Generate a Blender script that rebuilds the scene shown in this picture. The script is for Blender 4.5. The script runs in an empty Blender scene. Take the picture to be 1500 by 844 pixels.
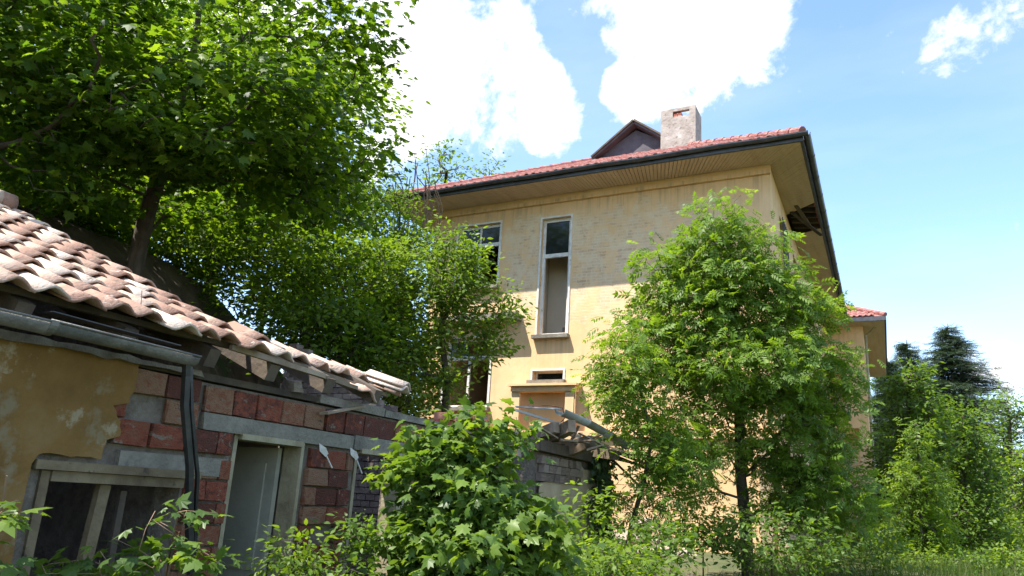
import bpy, bmesh, math, random
import numpy as np
from mathutils import Matrix, Vector

# ------------------------------------------------------------------ camera, world, sun, exposure
F_PX, CX, CY, W_PX = 1144.0, 750.0, 422.0, 1500.0
PITCH, ROLL, HEAD = math.atan(313.7/1144), math.atan(.0609), math.radians(28.8)
_h = np.array([-math.sin(HEAD), math.cos(HEAD), 0.0]); _z = np.array([0, 0, 1.0])
FW = math.cos(PITCH)*_h + math.sin(PITCH)*_z
_r0 = np.cross(FW, _z); _r0 /= np.linalg.norm(_r0); _u0 = np.cross(_r0, FW)
RT = math.cos(ROLL)*_r0 + math.sin(ROLL)*_u0
UP = math.cos(ROLL)*_u0 - math.sin(ROLL)*_r0
def P(px, py, d):                       # the point seen at pixel (px, py) of the photo, d metres into the scene
    return d*(FW + RT*((px-CX)/F_PX) - UP*((py-CY)/F_PX))

scene = bpy.context.scene
C = scene.collection
cam_data = bpy.data.cameras.new('camera')
cam_data.sensor_width = 36.0
cam_data.lens = 36.0*F_PX/W_PX
cam_data.clip_start, cam_data.clip_end = 0.05, 3000
cam = bpy.data.objects.new('camera', cam_data)
cam.matrix_world = Matrix(((RT[0], UP[0], -FW[0], 0), (RT[1], UP[1], -FW[1], 0), (RT[2], UP[2], -FW[2], 0), (0, 0, 0, 1)))
C.objects.link(cam); scene.camera = cam

SUN_EL, SUN_AZ = math.radians(61), math.radians(35)        # azimuth from -Y towards -X
SUN_DIR = np.array([-math.cos(SUN_EL)*math.sin(SUN_AZ), -math.cos(SUN_EL)*math.cos(SUN_AZ), math.sin(SUN_EL)])
sun_data = bpy.data.lights.new('sun', 'SUN')
sun_data.energy, sun_data.angle, sun_data.color = 4.3, math.radians(0.5), (1.0, 0.95, 0.86)
sun = bpy.data.objects.new('sun', sun_data)
sun.rotation_euler = Vector(-SUN_DIR).to_track_quat('-Z', 'Y').to_euler()
C.objects.link(sun)

world = bpy.data.worlds.new('World'); scene.world = world; world.use_nodes = True
def build_world():
    nt = world.node_tree; N, L = nt.nodes, nt.links; N.clear()
    out = N.new('ShaderNodeOutputWorld')
    sky = N.new('ShaderNodeTexSky'); sky.sky_type = 'NISHITA'; sky.sun_disc = False
    sky.sun_elevation = SUN_EL; sky.sun_rotation = math.atan2(SUN_DIR[0], SUN_DIR[1])
    sky.air_density, sky.dust_density, sky.ozone_density = 1.0, 0.25, 3.2
    bg = N.new('ShaderNodeBackground'); bg.inputs['Strength'].default_value = 0.15
    L.new(sky.outputs['Color'], bg.inputs['Color'])
    cl = N.new('ShaderNodeBackground'); cl.inputs['Strength'].default_value = 0.6
    cl.inputs['Color'].default_value = (1.0, 1.0, 1.0, 1)
    tc = N.new('ShaderNodeTexCoord')
    def math_(op, a, b, clamp=False):
        m = N.new('ShaderNodeMath'); m.operation = op; m.use_clamp = clamp
        for i, v in ((0, a), (1, b)):
            if isinstance(v, (int, float)): m.inputs[i].default_value = v
            else: L.new(v, m.inputs[i])
        return m.outputs[0]
    def noise(scale, detail, rough, dist=0.0):
        n = N.new('ShaderNodeTexNoise'); n.inputs['Scale'].default_value = scale
        n.inputs['Detail'].default_value = detail; n.inputs['Roughness'].default_value = rough
        n.inputs['Distortion'].default_value = dist
        L.new(tc.outputs['Generated'], n.inputs['Vector']); return n.outputs['Fac']
    # cumulus clouds: (pixel x, y, radius in px, weight); more of them go on around the rest of the sky
    blobs = [(640, 50, 130, 1), (620, 150, 90, .95), (700, 160, 85, .95), (720, 90, 80, .9), (795, 160, 66, .9), (560, 60, 110, 1), (720, 30, 70, .85),
             (985, 10, 105, 1), (1080, 45, 85, .95), (940, 130, 62, .85), (1010, 110, 75, .85), (880, -60, 90, .9),
             (1440, 45, 62, .8), (1400, 80, 45, .72), (1490, 15, 62, .8), (650, -160, 200, 1), (1000, -220, 180, .9),
             (420, 120, 200, .9), (200, -100, 260, .9), (1465, 640, 120, .45)]
    cs = []
    for x, y, r, w in blobs:
        d = P(x, y, 1.0); cs.append((d/np.linalg.norm(d), r/F_PX*.92, w))
    rg = random.Random(5)
    for k in range(16):                 # clouds in the part of the sky behind the camera
        a = rg.uniform(0, 2*math.pi); e = rg.uniform(.15, 1.3)
        d = np.array([math.cos(a)*math.cos(e), math.sin(a)*math.cos(e), math.sin(e)])
        if d@FW < .62: cs.append((d, rg.uniform(.12, .24), rg.uniform(.6, 1)))
    acc = None
    for d, r, w in cs:
        vm = N.new('ShaderNodeVectorMath'); vm.operation = 'DISTANCE'
        L.new(tc.outputs['Generated'], vm.inputs[0]); vm.inputs[1].default_value = d
        mr = N.new('ShaderNodeMapRange'); mr.interpolation_type = 'SMOOTHSTEP'
        mr.inputs['From Min'].default_value = r*1.45; mr.inputs['From Max'].default_value = r*.45
        mr.inputs['To Max'].default_value = w
        L.new(vm.outputs['Value'], mr.inputs['Value'])
        acc = mr.outputs[0] if acc is None else math_('MAXIMUM', acc, mr.outputs[0])
    n1 = noise(9, 9, .62, .25); n2 = noise(30, 6, .6, .3)
    v = math_('ADD', acc, math_('MULTIPLY', math_('SUBTRACT', n1, .5), 2.7))
    v = math_('ADD', v, math_('MULTIPLY', math_('SUBTRACT', n2, .5), 1.1))
    mr = N.new('ShaderNodeMapRange'); mr.interpolation_type = 'SMOOTHSTEP'
    mr.inputs['From Min'].default_value = .36; mr.inputs['From Max'].default_value = .95
    L.new(v, mr.inputs['Value'])
    # thin cirrus veil everywhere
    mp = N.new('ShaderNodeMapping'); mp.inputs['Scale'].default_value = (1.2, 3.5, 5.0); mp.inputs['Rotation'].default_value = (.3, .2, .5)
    L.new(tc.outputs['Generated'], mp.inputs['Vector'])
    nv = N.new('ShaderNodeTexNoise'); nv.inputs['Scale'].default_value = 2.2; nv.inputs['Detail'].default_value = 7
    L.new(mp.outputs[0], nv.inputs['Vector'])
    veil = N.new('ShaderNodeMapRange'); veil.inputs['From Min'].default_value = .42; veil.inputs['From Max'].default_value = .8
    veil.inputs['To Max'].default_value = .18; L.new(nv.outputs['Fac'], veil.inputs['Value'])
    fac = math_('MAXIMUM', mr.outputs[0], veil.outputs[0], True)
    mx = N.new('ShaderNodeMixShader'); L.new(fac, mx.inputs[0]); L.new(bg.outputs[0], mx.inputs[1]); L.new(cl.outputs[0], mx.inputs[2])
    L.new(mx.outputs[0], out.inputs['Surface'])
build_world()
vs = scene.view_settings
vs.view_transform, vs.look, vs.gamma, vs.use_curve_mapping = 'Standard', 'None', 1.0, False
vs.exposure = 1.42
scene.render.engine = 'CYCLES'
scene.cycles.max_bounces = 7; scene.cycles.diffuse_bounces = 3; scene.cycles.transmission_bounces = 5
scene.cycles.transparent_max_bounces = 6; scene.cycles.caustics_reflective = False; scene.cycles.caustics_refractive = False

# ------------------------------------------------------------------ materials
def material(name, cols, scale=4.0, rough=.85, bump=.3, bscale=30.0, detail=6, rand=0.0, metal=0.0, spots=None, stretch=(1, 1, 1), contrast=(.3, .7)):
    """noise-mixed colours on object coordinates; rand shifts colour from object to object; spots = (colour, scale, threshold)"""
    m = bpy.data.materials.new(name); m.use_nodes = True
    nt = m.node_tree; N, L = nt.nodes, nt.links
    b = N['Principled BSDF']; b.inputs['Roughness'].default_value = rough; b.inputs['Metallic'].default_value = metal
    tc = N.new('ShaderNodeTexCoord'); oi = N.new('ShaderNodeObjectInfo')
    mp = N.new('ShaderNodeMapping'); mp.inputs['Scale'].default_value = stretch
    L.new(tc.outputs['Object'], mp.inputs['Vector']); vec = mp.outputs[0]
    off = N.new('ShaderNodeVectorMath'); off.operation = 'ADD'; sc = N.new('ShaderNodeVectorMath'); sc.operation = 'SCALE'
    cmb = N.new('ShaderNodeCombineXYZ')
    for i in range(3): L.new(oi.outputs['Random'], cmb.inputs[i])
    L.new(cmb.outputs[0], sc.inputs[0]); sc.inputs['Scale'].default_value = 37.0
    L.new(vec, off.inputs[0]); L.new(sc.outputs[0], off.inputs[1]); vec = off.outputs[0]
    n = N.new('ShaderNodeTexNoise'); n.inputs['Scale'].default_value = scale; n.inputs['Detail'].default_value = detail; n.inputs['Roughness'].default_value = .62
    L.new(vec, n.inputs['Vector'])
    fac = n.outputs['Fac']
    if rand:
        a = N.new('ShaderNodeMath'); a.operation = 'MULTIPLY_ADD'; a.inputs[1].default_value = rand; L.new(oi.outputs['Random'], a.inputs[0])
        s = N.new('ShaderNodeMath'); s.operation = 'SUBTRACT'; L.new(fac, s.inputs[0]); s.inputs[1].default_value = rand*.5
        L.new(s.outputs[0], a.inputs[2]); fac = a.outputs[0]
    r = N.new('ShaderNodeValToRGB'); L.new(fac, r.inputs['Fac'])
    e = r.color_ramp.elements; e[0].position, e[1].position = contrast
    e[0].color, e[1].color = (*cols[0], 1), (*cols[-1], 1)
    for i, c in enumerate(cols[1:-1]):
        x = e.new(contrast[0]+(contrast[1]-contrast[0])*(i+1)/(len(cols)-1)); x.color = (*c, 1)
    col = r.outputs['Color']
    for sp in (spots or []):
        c, s, t = sp
        ns = N.new('ShaderNodeTexNoise'); ns.inputs['Scale'].default_value = s; ns.inputs['Detail'].default_value = 7; ns.inputs['Roughness'].default_value = .68
        L.new(vec, ns.inputs['Vector'])
        mr = N.new('ShaderNodeMapRange'); mr.inputs['From Min'].default_value = t; mr.inputs['From Max'].default_value = t+.05; L.new(ns.outputs['Fac'], mr.inputs['Value'])
        mx = N.new('ShaderNodeMix'); mx.data_type = 'RGBA'; L.new(mr.outputs[0], mx.inputs[0]); L.new(col, mx.inputs[6]); mx.inputs[7].default_value = (*c, 1)
        col = mx.outputs[2]
    L.new(col, b.inputs['Base Color'])
    if bump:
        nb = N.new('ShaderNodeTexNoise'); nb.inputs['Scale'].default_value = bscale; nb.inputs['Detail'].default_value = 6
        L.new(vec, nb.inputs['Vector'])
        bp = N.new('ShaderNodeBump'); bp.inputs['Strength'].default_value = bump; bp.inputs['Distance'].default_value = .02
        L.new(nb.outputs['Fac'], bp.inputs['Height']); L.new(bp.outputs[0], b.inputs['Normal'])
    return m

def leaf_material(name, dark, mid, light, trans=.42, rough=.5):
    m = bpy.data.materials.new(name); m.use_nodes = True
    nt = m.node_tree; N, L = nt.nodes, nt.links; b = N['Principled BSDF']
    at = N.new('ShaderNodeAttribute'); at.attribute_name = 'tint'; oi = N.new('ShaderNodeObjectInfo')
    r = N.new('ShaderNodeValToRGB'); e = r.color_ramp.elements
    e[0].color, e[1].color = (*dark, 1), (*light, 1); x = e.new(.5); x.color = (*mid, 1)
    L.new(at.outputs['Fac'], r.inputs['Fac'])
    b.inputs['Roughness'].default_value = rough; b.inputs['Specular IOR Level'].default_value = .35
    L.new(r.outputs['Color'], b.inputs['Base Color'])
    tr = N.new('ShaderNodeBsdfTranslucent')
    mx = N.new('ShaderNodeMix'); mx.data_type = 'RGBA'; mx.blend_type = 'MULTIPLY'; mx.inputs[0].default_value = 1
    L.new(r.outputs['Color'], mx.inputs[6]); mx.inputs[7].default_value = (2.1, 1.95, .62, 1); L.new(mx.outputs[2], tr.inputs['Color'])
    ms = N.new('ShaderNodeMixShader'); ms.inputs[0].default_value = trans
    L.new(b.outputs[0], ms.inputs[1]); L.new(tr.outputs[0], ms.inputs[2]); L.new(ms.outputs[0], N['Material Output'].inputs['Surface'])
    return m

def plaster_facade(name):
    """ochre render, weathered, with the brick coursing showing where it has worn off high on the wall"""
    m = bpy.data.materials.new(name); m.use_nodes = True
    nt = m.node_tree; N, L = nt.nodes, nt.links; b = N['Principled BSDF']; b.inputs['Roughness'].default_value = .92
    tc = N.new('ShaderNodeTexCoord')
    def noise(s, d=7, r=.62, vec=None):
        n = N.new('ShaderNodeTexNoise'); n.inputs['Scale'].default_value = s; n.inputs['Detail'].default_value = d; n.inputs['Roughness'].default_value = r
        L.new(vec or tc.outputs['Object'], n.inputs['Vector']); return n.outputs['Fac']
    def mrange(v, a, c, lo=0., hi=1.):
        r = N.new('ShaderNodeMapRange'); r.inputs['From Min'].default_value = a; r.inputs['From Max'].default_value = c
        r.inputs['To Min'].default_value = lo; r.inputs['To Max'].default_value = hi; L.new(v, r.inputs['Value']); return r.outputs[0]
    def mix(f, a, c):
        x = N.new('ShaderNodeMix'); x.data_type = 'RGBA'
        L.new(f, x.inputs[0])
        for i, v in ((6, a), (7, c)):
            if isinstance(v, tuple): x.inputs[i].default_value = (*v, 1)
            else: L.new(v, x.inputs[i])
        return x.outputs[2]
    def op(o, a, c):
        x = N.new('ShaderNodeMath'); x.operation = o
        for i, v in ((0, a), (1, c)):
            if isinstance(v, (int, float)): x.inputs[i].default_value = v
            else: L.new(v, x.inputs[i])
        return x.outputs[0]
    base = mix(mrange(noise(.9), .35, .65), (.67, .425, .205), (.75, .51, .285))
    base = mix(mrange(noise(3.2), .55, .75, 0, .6), base, (.55, .375, .20))
    st = N.new('ShaderNodeMapping'); st.inputs['Scale'].default_value = (2.2, 2.2, .18); L.new(tc.outputs['Object'], st.inputs['Vector'])
    base = mix(mrange(noise(1.6, 6, .6, st.outputs[0]), .52, .72, 0, .5), base, (.47, .335, .195))
    sx = N.new('ShaderNodeSeparateXYZ'); L.new(tc.outputs['Object'], sx.inputs[0])
    dr = N.new('ShaderNodeMapping'); dr.inputs['Scale'].default_value = (9, 9, .25); L.new(tc.outputs['Object'], dr.inputs['Vector'])
    drn = mrange(noise(1.3, 5, .6, dr.outputs[0]), .50, .66)
    for (xa, xb, zt_, ln_) in ((-8.7, -7.65, 3.95, 1.3), (-11.2, -9.7, 5.35, 1.2), (-12, -2.8, 7.6, 1.0)):
        bx_ = op('MULTIPLY', mrange(sx.outputs[0], xa-.05, xa+.1), mrange(sx.outputs[0], xb+.05, xb-.1))
        bz_ = op('MULTIPLY', mrange(sx.outputs[2], zt_-ln_, zt_-.1), mrange(sx.outputs[2], zt_+.02, zt_-.03))
        base = mix(op('MULTIPLY', op('MULTIPLY', bx_, bz_), op('MULTIPLY', drn, .55)), base, (.33, .24, .15))
    # worn zone: a patch of its own on the wall, bounded in x and z and broken by noise
    sep = N.new('ShaderNodeSeparateXYZ'); L.new(tc.outputs['Object'], sep.inputs[0])
    zx = op('MULTIPLY', mrange(sep.outputs[0], -10.2, -9.2), mrange(sep.outputs[0], -3.1, -4.6))
    zz = op('MULTIPLY', mrange(sep.outputs[2], 3.2, 5.2), mrange(sep.outputs[2], 7.6, 6.9))
    zone = op('MULTIPLY', zx, zz)
    worn = mrange(op('ADD', op('MULTIPLY', zone, .34), noise(1.1, 9, .72)), .70, .75)
    br = N.new('ShaderNodeTexBrick'); mp = N.new('ShaderNodeMapping'); mp.inputs['Rotation'].default_value = (math.radians(90), 0, 0)
    L.new(tc.outputs['Object'], mp.inputs['Vector']); L.new(mp.outputs[0], br.inputs['Vector'])
    br.inputs['Scale'].default_value = 1.0; br.inputs['Brick Width'].default_value = .26; br.inputs['Row Height'].default_value = .078; br.inputs['Mortar Size'].default_value = .006
    br.inputs['Color1'].default_value = (.64, .46, .29, 1); br.inputs['Color2'].default_value = (.50, .32, .19, 1); br.inputs['Mortar'].default_value = (.70, .555, .37, 1)
    chips = mrange(op('ADD', op('MULTIPLY', zone, .2), noise(4.0, 9, .75)), .72, .77)
    brc = mix(mrange(noise(2.0, 8, .7), .40, .62), (.68, .53, .34), br.outputs['Color'])
    col = mix(worn, base, mix(mrange(noise(2.3), .45, .6), brc, base))
    col = mix(op('MULTIPLY', chips, worn), col, br.outputs['Color'])
    L.new(col, b.inputs['Base Color'])
    hgt = op('ADD', op('MULTIPLY', noise(24), .5), op('MULTIPLY', op('MULTIPLY', br.outputs['Fac'], worn), -.8))
    bp = N.new('ShaderNodeBump'); bp.inputs['Strength'].default_value = .35; bp.inputs['Distance'].default_value = .02
    L.new(hgt, bp.inputs['Height']); L.new(bp.outputs[0], b.inputs['Normal'])
    return m

M = {}
M['facade'] = plaster_facade('house_plaster')
M['shedplaster'] = material('ochre_limewash', [(.13, .068, .016), (.19, .105, .028), (.23, .145, .057)], 2.6, .95, .5, 25, spots=[((.20, .15, .08), 1.9, .55), ((.29, .23, .14), 3.2, .60), ((.07, .05, .03), 4.1, .63)])
M['brick'] = material('hollow_brick', [(.09, .028, .017), (.21, .05, .025), (.19, .072, .038), (.22, .12, .07)], 3.0, .92, .8, 14, rand=.6, spots=[((.20, .155, .12), 2.4, .60), ((.06, .042, .034), 3.0, .63)])
M['greybrick'] = material('old_brick', [(.12, .09, .075), (.20, .145, .115), (.26, .20, .16)], 7, .95, .5, 60, rand=.5)
M['redbrick'] = material('fallen_brick', [(.26, .07, .04), (.38, .11, .07), (.42, .2, .14)], 7, .9, .5, 60, rand=.5)
M['mortar'] = material('mortar', [(.10, .08, .06), (.17, .14, .11), (.23, .20, .16)], 9, .95, .9, 35)
M['concrete'] = material('concrete', [(.125, .11, .09), (.20, .18, .145), (.27, .245, .20)], 5, .95, .7, 40, spots=[((.14, .13, .11), 4, .62)])
M['tile'] = material('clay_tile', [(.27, .155, .11), (.41, .27, .20), (.50, .40, .325)], 6, .9, .5, 50, rand=.6, spots=[((.16, .125, .09), 9, .60), ((.55, .47, .38), 5, .62), ((.10, .09, .05), 16, .68)])
M['redtile'] = material('red_roof_tile', [(.13, .04, .032), (.24, .075, .06), (.31, .13, .11), (.40, .26, .23)], 9, .8, .2, 40)
M['wood'] = material('grey_weathered_wood', [(.11, .08, .05), (.21, .155, .105), (.32, .25, .185)], 3, .9, .5, 18, rand=.3, stretch=(1, 1, 1))
M['darkwood'] = material('dark_rafter_wood', [(.035, .027, .02), (.07, .053, .039), (.11, .083, .06)], 4, .9, .5, 20, rand=.3)
M['creamwood'] = material('peeling_cream_paint', [(.20, .165, .10), (.30, .26, .165), (.35, .315, .22)], 5, .7, .3, 40, spots=[((.20, .15, .10), 8, .64)])
M['dirtywood'] = material('dirty_brown_frame', [(.085, .06, .034), (.15, .112, .062), (.21, .165, .095)], 5, .8, .3, 40, spots=[((.06, .045, .03), 8, .62)])
M['whitewood'] = material('peeling_white_paint', [(.50, .47, .42), (.66, .63, .57), (.72, .70, .65)], 5, .7, .3, 40, spots=[((.26, .21, .17), 9, .63)])
M['soffit'] = material('soffit_boards', [(.46, .33, .245), (.53, .40, .31), (.58, .45, .36)], 1.2, .8, .15, 20, stretch=(6, .6, 1), spots=[((.28, .21, .14), 2.4, .66)])
M['gutter'] = material('dark_zinc', [(.035, .038, .045), (.06, .065, .075), (.09, .09, .1)], 6, .5, .15, 30, metal=.3)
M['rust'] = material('grey_galvanised', [(.09, .085, .08), (.15, .145, .135), (.20, .19, .18)], 9, .55, .3, 60, metal=.25, spots=[((.22, .10, .055), 7, .63)])
M['greygutter'] = material('pale_galvanised', [(.26, .27, .26), (.34, .35, .34), (.40, .40, .39)], 5, .5, .15, 50, metal=.2)
M['blackpipe'] = material('black_tin', [(.018, .018, .02), (.035, .035, .037), (.06, .058, .055)], 6, .45, .15, 30, metal=.3)
M['chimney'] = material('chimney_render', [(.25, .205, .175), (.34, .295, .26), (.42, .375, .34)], 4, .95, 1.0, 10, spots=[((.20, .15, .125), 7, .58), ((.46, .42, .39), 4, .62)])
M['dormer'] = material('dormer_boards', [(.055, .05, .06), (.085, .078, .092), (.11, .10, .115)], 3, .85, .2, 20)
M['inner'] = material('inner_distemper', [(.29, .275, .215), (.38, .36, .285), (.43, .41, .33)], 2, .9, .2, 20, spots=[((.26, .25, .21), 3, .68)])
M['innerlight'] = material('stairwell_distemper', [(.58, .51, .40), (.64, .57, .46)], 2, .9, .1, 20)
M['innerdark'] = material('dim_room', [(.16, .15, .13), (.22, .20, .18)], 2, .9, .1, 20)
M['shedrender'] = material('bare_shed_render', [(.30, .225, .14), (.40, .31, .20), (.46, .37, .26)], 2.5, .95, .5, 25, spots=[((.22, .17, .11), 3, .62)])
M['stone'] = material('pale_rubble_stone', [(.25, .20, .16), (.36, .29, .23), (.44, .37, .30)], 8, .95, .8, 25, rand=.3)
M['bark'] = material('grey_brown_bark', [(.045, .035, .026), (.085, .066, .05), (.13, .105, .085)], 9, .95, .8, 30, stretch=(1, 1, .35))
M['twig'] = material('dry_vine', [(.16, .10, .06), (.26, .17, .11)], 9, .9, 0)
M['ground'] = material('soil_and_grass', [(.035, .045, .016), (.06, .075, .025), (.11, .095, .045)], 1.3, 1, .8, 12, spots=[((.12, .095, .065), .8, .60)])
M['bank'] = material('earth_bank', [(.035, .027, .019), (.07, .052, .036), (.115, .088, .062)], 2.5, 1, 1.0, 9, spots=[((.03, .045, .015), 1.6, .58)])
def glass_material():
    m = bpy.data.materials.new('window_glass'); m.use_nodes = True
    b = m.node_tree.nodes['Principled BSDF']
    b.inputs['Base Color'].default_value = (.012, .014, .016, 1); b.inputs['Roughness'].default_value = .06; b.inputs['Specular IOR Level'].default_value = .35
    return m
M['glass'] = glass_material()
M['maple'] = leaf_material('maple_leaf', (.034, .074, .010), (.068, .132, .014), (.150, .225, .022), .54)
M['maplebush'] = leaf_material('maple_shoot_leaf', (.050, .098, .022), (.085, .150, .028), (.145, .220, .036), .44, .42)
M['ash'] = leaf_material('ash_leaf', (.070, .130, .020), (.110, .190, .026), (.165, .255, .036), .46)
M['elm'] = leaf_material('small_leaf', (.055, .105, .018), (.090, .160, .024), (.145, .225, .036), .44)
M['wood_leaf'] = leaf_material('woodland_leaf', (.045, .090, .010), (.085, .150, .014), (.150, .225, .022), .55)
M['young'] = leaf_material('young_yellow_green_leaf', (.085, .150, .018), (.130, .205, .024), (.185, .265, .036), .48)
M['needle'] = leaf_material('spruce_needle', (.020, .040, .022), (.032, .058, .030), (.050, .082, .038), .15, .6)
M['grassblade'] = leaf_material('grass_blade', (.055, .10, .018), (.095, .145, .030), (.21, .20, .085), .4)
M['ivy'] = leaf_material('ivy_leaf', (.018, .038, .012), (.030, .056, .018), (.05, .085, .025), .25, .4)

# ------------------------------------------------------------------ helpers
def link(o, parent=None):
    C.objects.link(o)
    if parent is not None: o.parent = parent
    return o
def tag(o, label=None, cat=None, group=None, kind=None):
    for k, v in (('label', label), ('category', cat), ('group', group), ('kind', kind)):
        if v: o[k] = v
    return o
def empty(name, label=None, cat=None, group=None, loc=(0, 0, 0)):
    o = bpy.data.objects.new(name, None); o.empty_display_size = .2; o.location = loc
    return tag(link(o), label, cat, group)
class MB:
    def __init__(s): s.v, s.f = [], []
    def add(s, vs, fs):
        k = len(s.v); s.v += [tuple(map(float, p)) for p in vs]; s.f += [tuple(i+k for i in f) for f in fs]; return s
    def box(s, lo, hi, jit=0.0, rg=random):
        x0, y0, z0 = lo; x1, y1, z1 = hi
        vs = [(x, y, z) for z in (z0, z1) for y in (y0, y1) for x in (x0, x1)]
        if jit: vs = [tuple(c+rg.uniform(-jit, jit) for c in p) for p in vs]
        return s.add(vs, [(0, 2, 3, 1), (4, 5, 7, 6), (0, 1, 5, 4), (2, 6, 7, 3), (0, 4, 6, 2), (1, 3, 7, 5)])
    def beam(s, a, b, w, h, up=(0, 0, 1)):
        a, b, up = Vector(a), Vector(b), Vector(up); d = (b-a).normalized()
        r = d.cross(up).normalized()*(w/2); u = r.cross(d).normalized()*(h/2)
        vs = [p+sx*r+sz*u for p in (a, b) for sx, sz in ((-1, -1), (1, -1), (1, 1), (-1, 1))]
        return s.add(vs, [(3, 2, 1, 0), (4, 5, 6, 7), (0, 1, 5, 4), (1, 2, 6, 5), (2, 3, 7, 6), (3, 0, 4, 7)])
    def tube(s, pts, radii, n=6, cap=True):
        pts = [Vector(p) for p in pts]; rings = []; k0 = len(s.v)
        if isinstance(radii, (int, float)): radii = [radii]*len(pts)
        t0 = (pts[1]-pts[0]).normalized(); u = t0.orthogonal().normalized()
        for i, p in enumerate(pts):
            t = (pts[min(i+1, len(pts)-1)]-pts[max(i-1, 0)]).normalized()
            u = (u-t*u.dot(t)); u = u.normalized() if u.length > 1e-6 else t.orthogonal().normalized(); w = t.cross(u)
            for j in range(n):
                a = 2*math.pi*j/n; q = p+(u*math.cos(a)+w*math.sin(a))*radii[i]; s.v.append(tuple(q))
        for i in range(len(pts)-1):
            for j in range(n):
                a, b = k0+i*n+j, k0+i*n+(j+1) % n; s.f.append((a, b, b+n, a+n))
        if cap: s.f.append(tuple(k0+j for j in range(n))[::-1]); s.f.append(tuple(k0+(len(pts)-1)*n+j for j in range(n)))
        return s
    def trough(s, a, b, r, th=.006, n=8, up=(0, 0, 1)):
        """half-round gutter section open at the top"""
        a, b, up = Vector(a), Vector(b), Vector(up); d = (b-a).normalized(); rr = d.cross(up).normalized(); u = rr.cross(d).normalized()
        prof = [(-r*math.cos(math.pi*i/n), -r*math.sin(math.pi*i/n)) for i in range(n+1)]
        inn = [((r-th)*math.cos(math.pi*i/n), -(r-th)*math.sin(math.pi*i/n)) for i in range(n+1)]
        ring = prof+inn; k = len(ring)
        vs = [p+rr*x+u*z for p in (a, b) for x, z in ring]
        fs = [(i, (i+1) % k, (i+1) % k+k, i+k) for i in range(k)]
        fs += [tuple((i, i+1, k-2-i, k-1-i)) for i in range(n)] + [tuple((k+i+1, k+i, 2*k-1-i, 2*k-2-i)) for i in range(n)]
        return s.add(vs, fs)
    def build(s, name, mat, parent=None, smooth=False, fn=None):
        v = [fn(p) for p in s.v] if fn else s.v
        me = bpy.data.meshes.new(name); me.from_pydata(v, [], s.f); me.materials.append(mat)
        if smooth: me.polygons.foreach_set('use_smooth', [True]*len(me.polygons))
        me.update()
        return link(bpy.data.objects.new(name, me), parent)
def rectwall(u0, u1, v0, v1, holes, t, mapf):
    """wall slab with rectangular openings; mapf(u, v, depth) gives the point, depth 0 = outer face, t = inner face"""
    us = sorted({u0, u1, *[h[0] for h in holes], *[h[1] for h in holes]}); vs = sorted({v0, v1, *[h[2] for h in holes], *[h[3] for h in holes]})
    mb = MB(); solid = {}
    for i in range(len(us)-1):
        for j in range(len(vs)-1):
            c = ((us[i]+us[i+1])/2, (vs[j]+vs[j+1])/2)
            solid[i, j] = not any(h[0] < c[0] < h[1] and h[2] < c[1] < h[3] for h in holes)
    for (i, j), s in solid.items():
        if not s: continue
        a, b, c, d = us[i], us[i+1], vs[j], vs[j+1]
        for dep in (0, t): mb.add([mapf(a, c, dep), mapf(b, c, dep), mapf(b, d, dep), mapf(a, d, dep)], [(0, 1, 2, 3) if dep == 0 else (3, 2, 1, 0)])
        for (di, dj, e) in ((-1, 0, ((a, c), (a, d))), (1, 0, ((b, d), (b, c))), (0, -1, ((b, c), (a, c))), (0, 1, ((a, d), (b, d)))):
            if not solid.get((i+di, j+dj), False):
                (p, q), (r, w) = e; mb.add([mapf(p, q, 0), mapf(r, w, 0), mapf(r, w, t), mapf(p, q, t)], [(0, 1, 2, 3)])
    return mb
def shared_mesh(name, mb, mat, smooth=False):
    me = bpy.data.meshes.new(name); me.from_pydata(mb.v, [], mb.f); me.materials.append(mat)
    if smooth: me.polygons.foreach_set('use_smooth', [True]*len(me.polygons))
    me.update(); return me
def place(name, me, mat4, parent=None):
    o = bpy.data.objects.new(name, me); link(o, parent); o.matrix_local = mat4; return o

# ------------------------------------------------------------------ the ground
def sstep(a, b, x):
    t = np.clip((np.asarray(x, float)-a)/(b-a), 0, 1); return t*t*(3-2*t)
def ground_z(x, y):
    x, y = np.asarray(x, float), np.asarray(y, float)
    z = -1.6 + .85*sstep(6, 16, y) - .5*sstep(14, 40, y)*sstep(-2, 6, x)
    crest = 4.7*(1-sstep(7.0, 15.5, y)) + .25
    hill = sstep(-7.85, -10.6, x)*crest + np.clip(-10-x, 0, 60)*.20*(1-sstep(10, 16, y)*sstep(-15, -11, x))
    return z + hill + .05*np.sin(x*1.7+y)*np.cos(y*1.3)*sstep(-7.6, -8.6, x)
def build_ground():
    xs = np.concatenate([[-900, -400, -150, -80], np.arange(-50, -14, 2), np.arange(-14, -5, .3), np.arange(-5, 12, .8), [14, 18, 25, 40, 80, 200, 500, 900]])
    ys = np.concatenate([[-60, -25, -10], np.arange(-6, 20, .5), np.arange(20, 60, 2), [70, 100, 200, 500, 1500]])
    X, Y = np.meshgrid(xs, ys); Z = ground_z(X, Y)
    far = np.hypot(X, Y) > 130; Z[far & (X > -20)] = -1.25
    v = np.stack([X, Y, Z], -1).reshape(-1, 3); nx = len(xs)
    f = [(j*nx+i, j*nx+i+1, (j+1)*nx+i+1, (j+1)*nx+i) for j in range(len(ys)-1) for i in range(nx-1)]
    me = bpy.data.meshes.new('ground'); me.from_pydata(v.tolist(), [], f); me.materials.append(M['ground']); me.materials.append(M['bank'])
    me.polygons.foreach_set('use_smooth', [True]*len(me.polygons))
    for p in me.polygons:
        if -13.5 < p.center[0] < -5 and p.center[1] < 17: p.material_index = 1
    o = link(bpy.data.objects.new('ground', me)); o['kind'] = 'structure'
build_ground()

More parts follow.
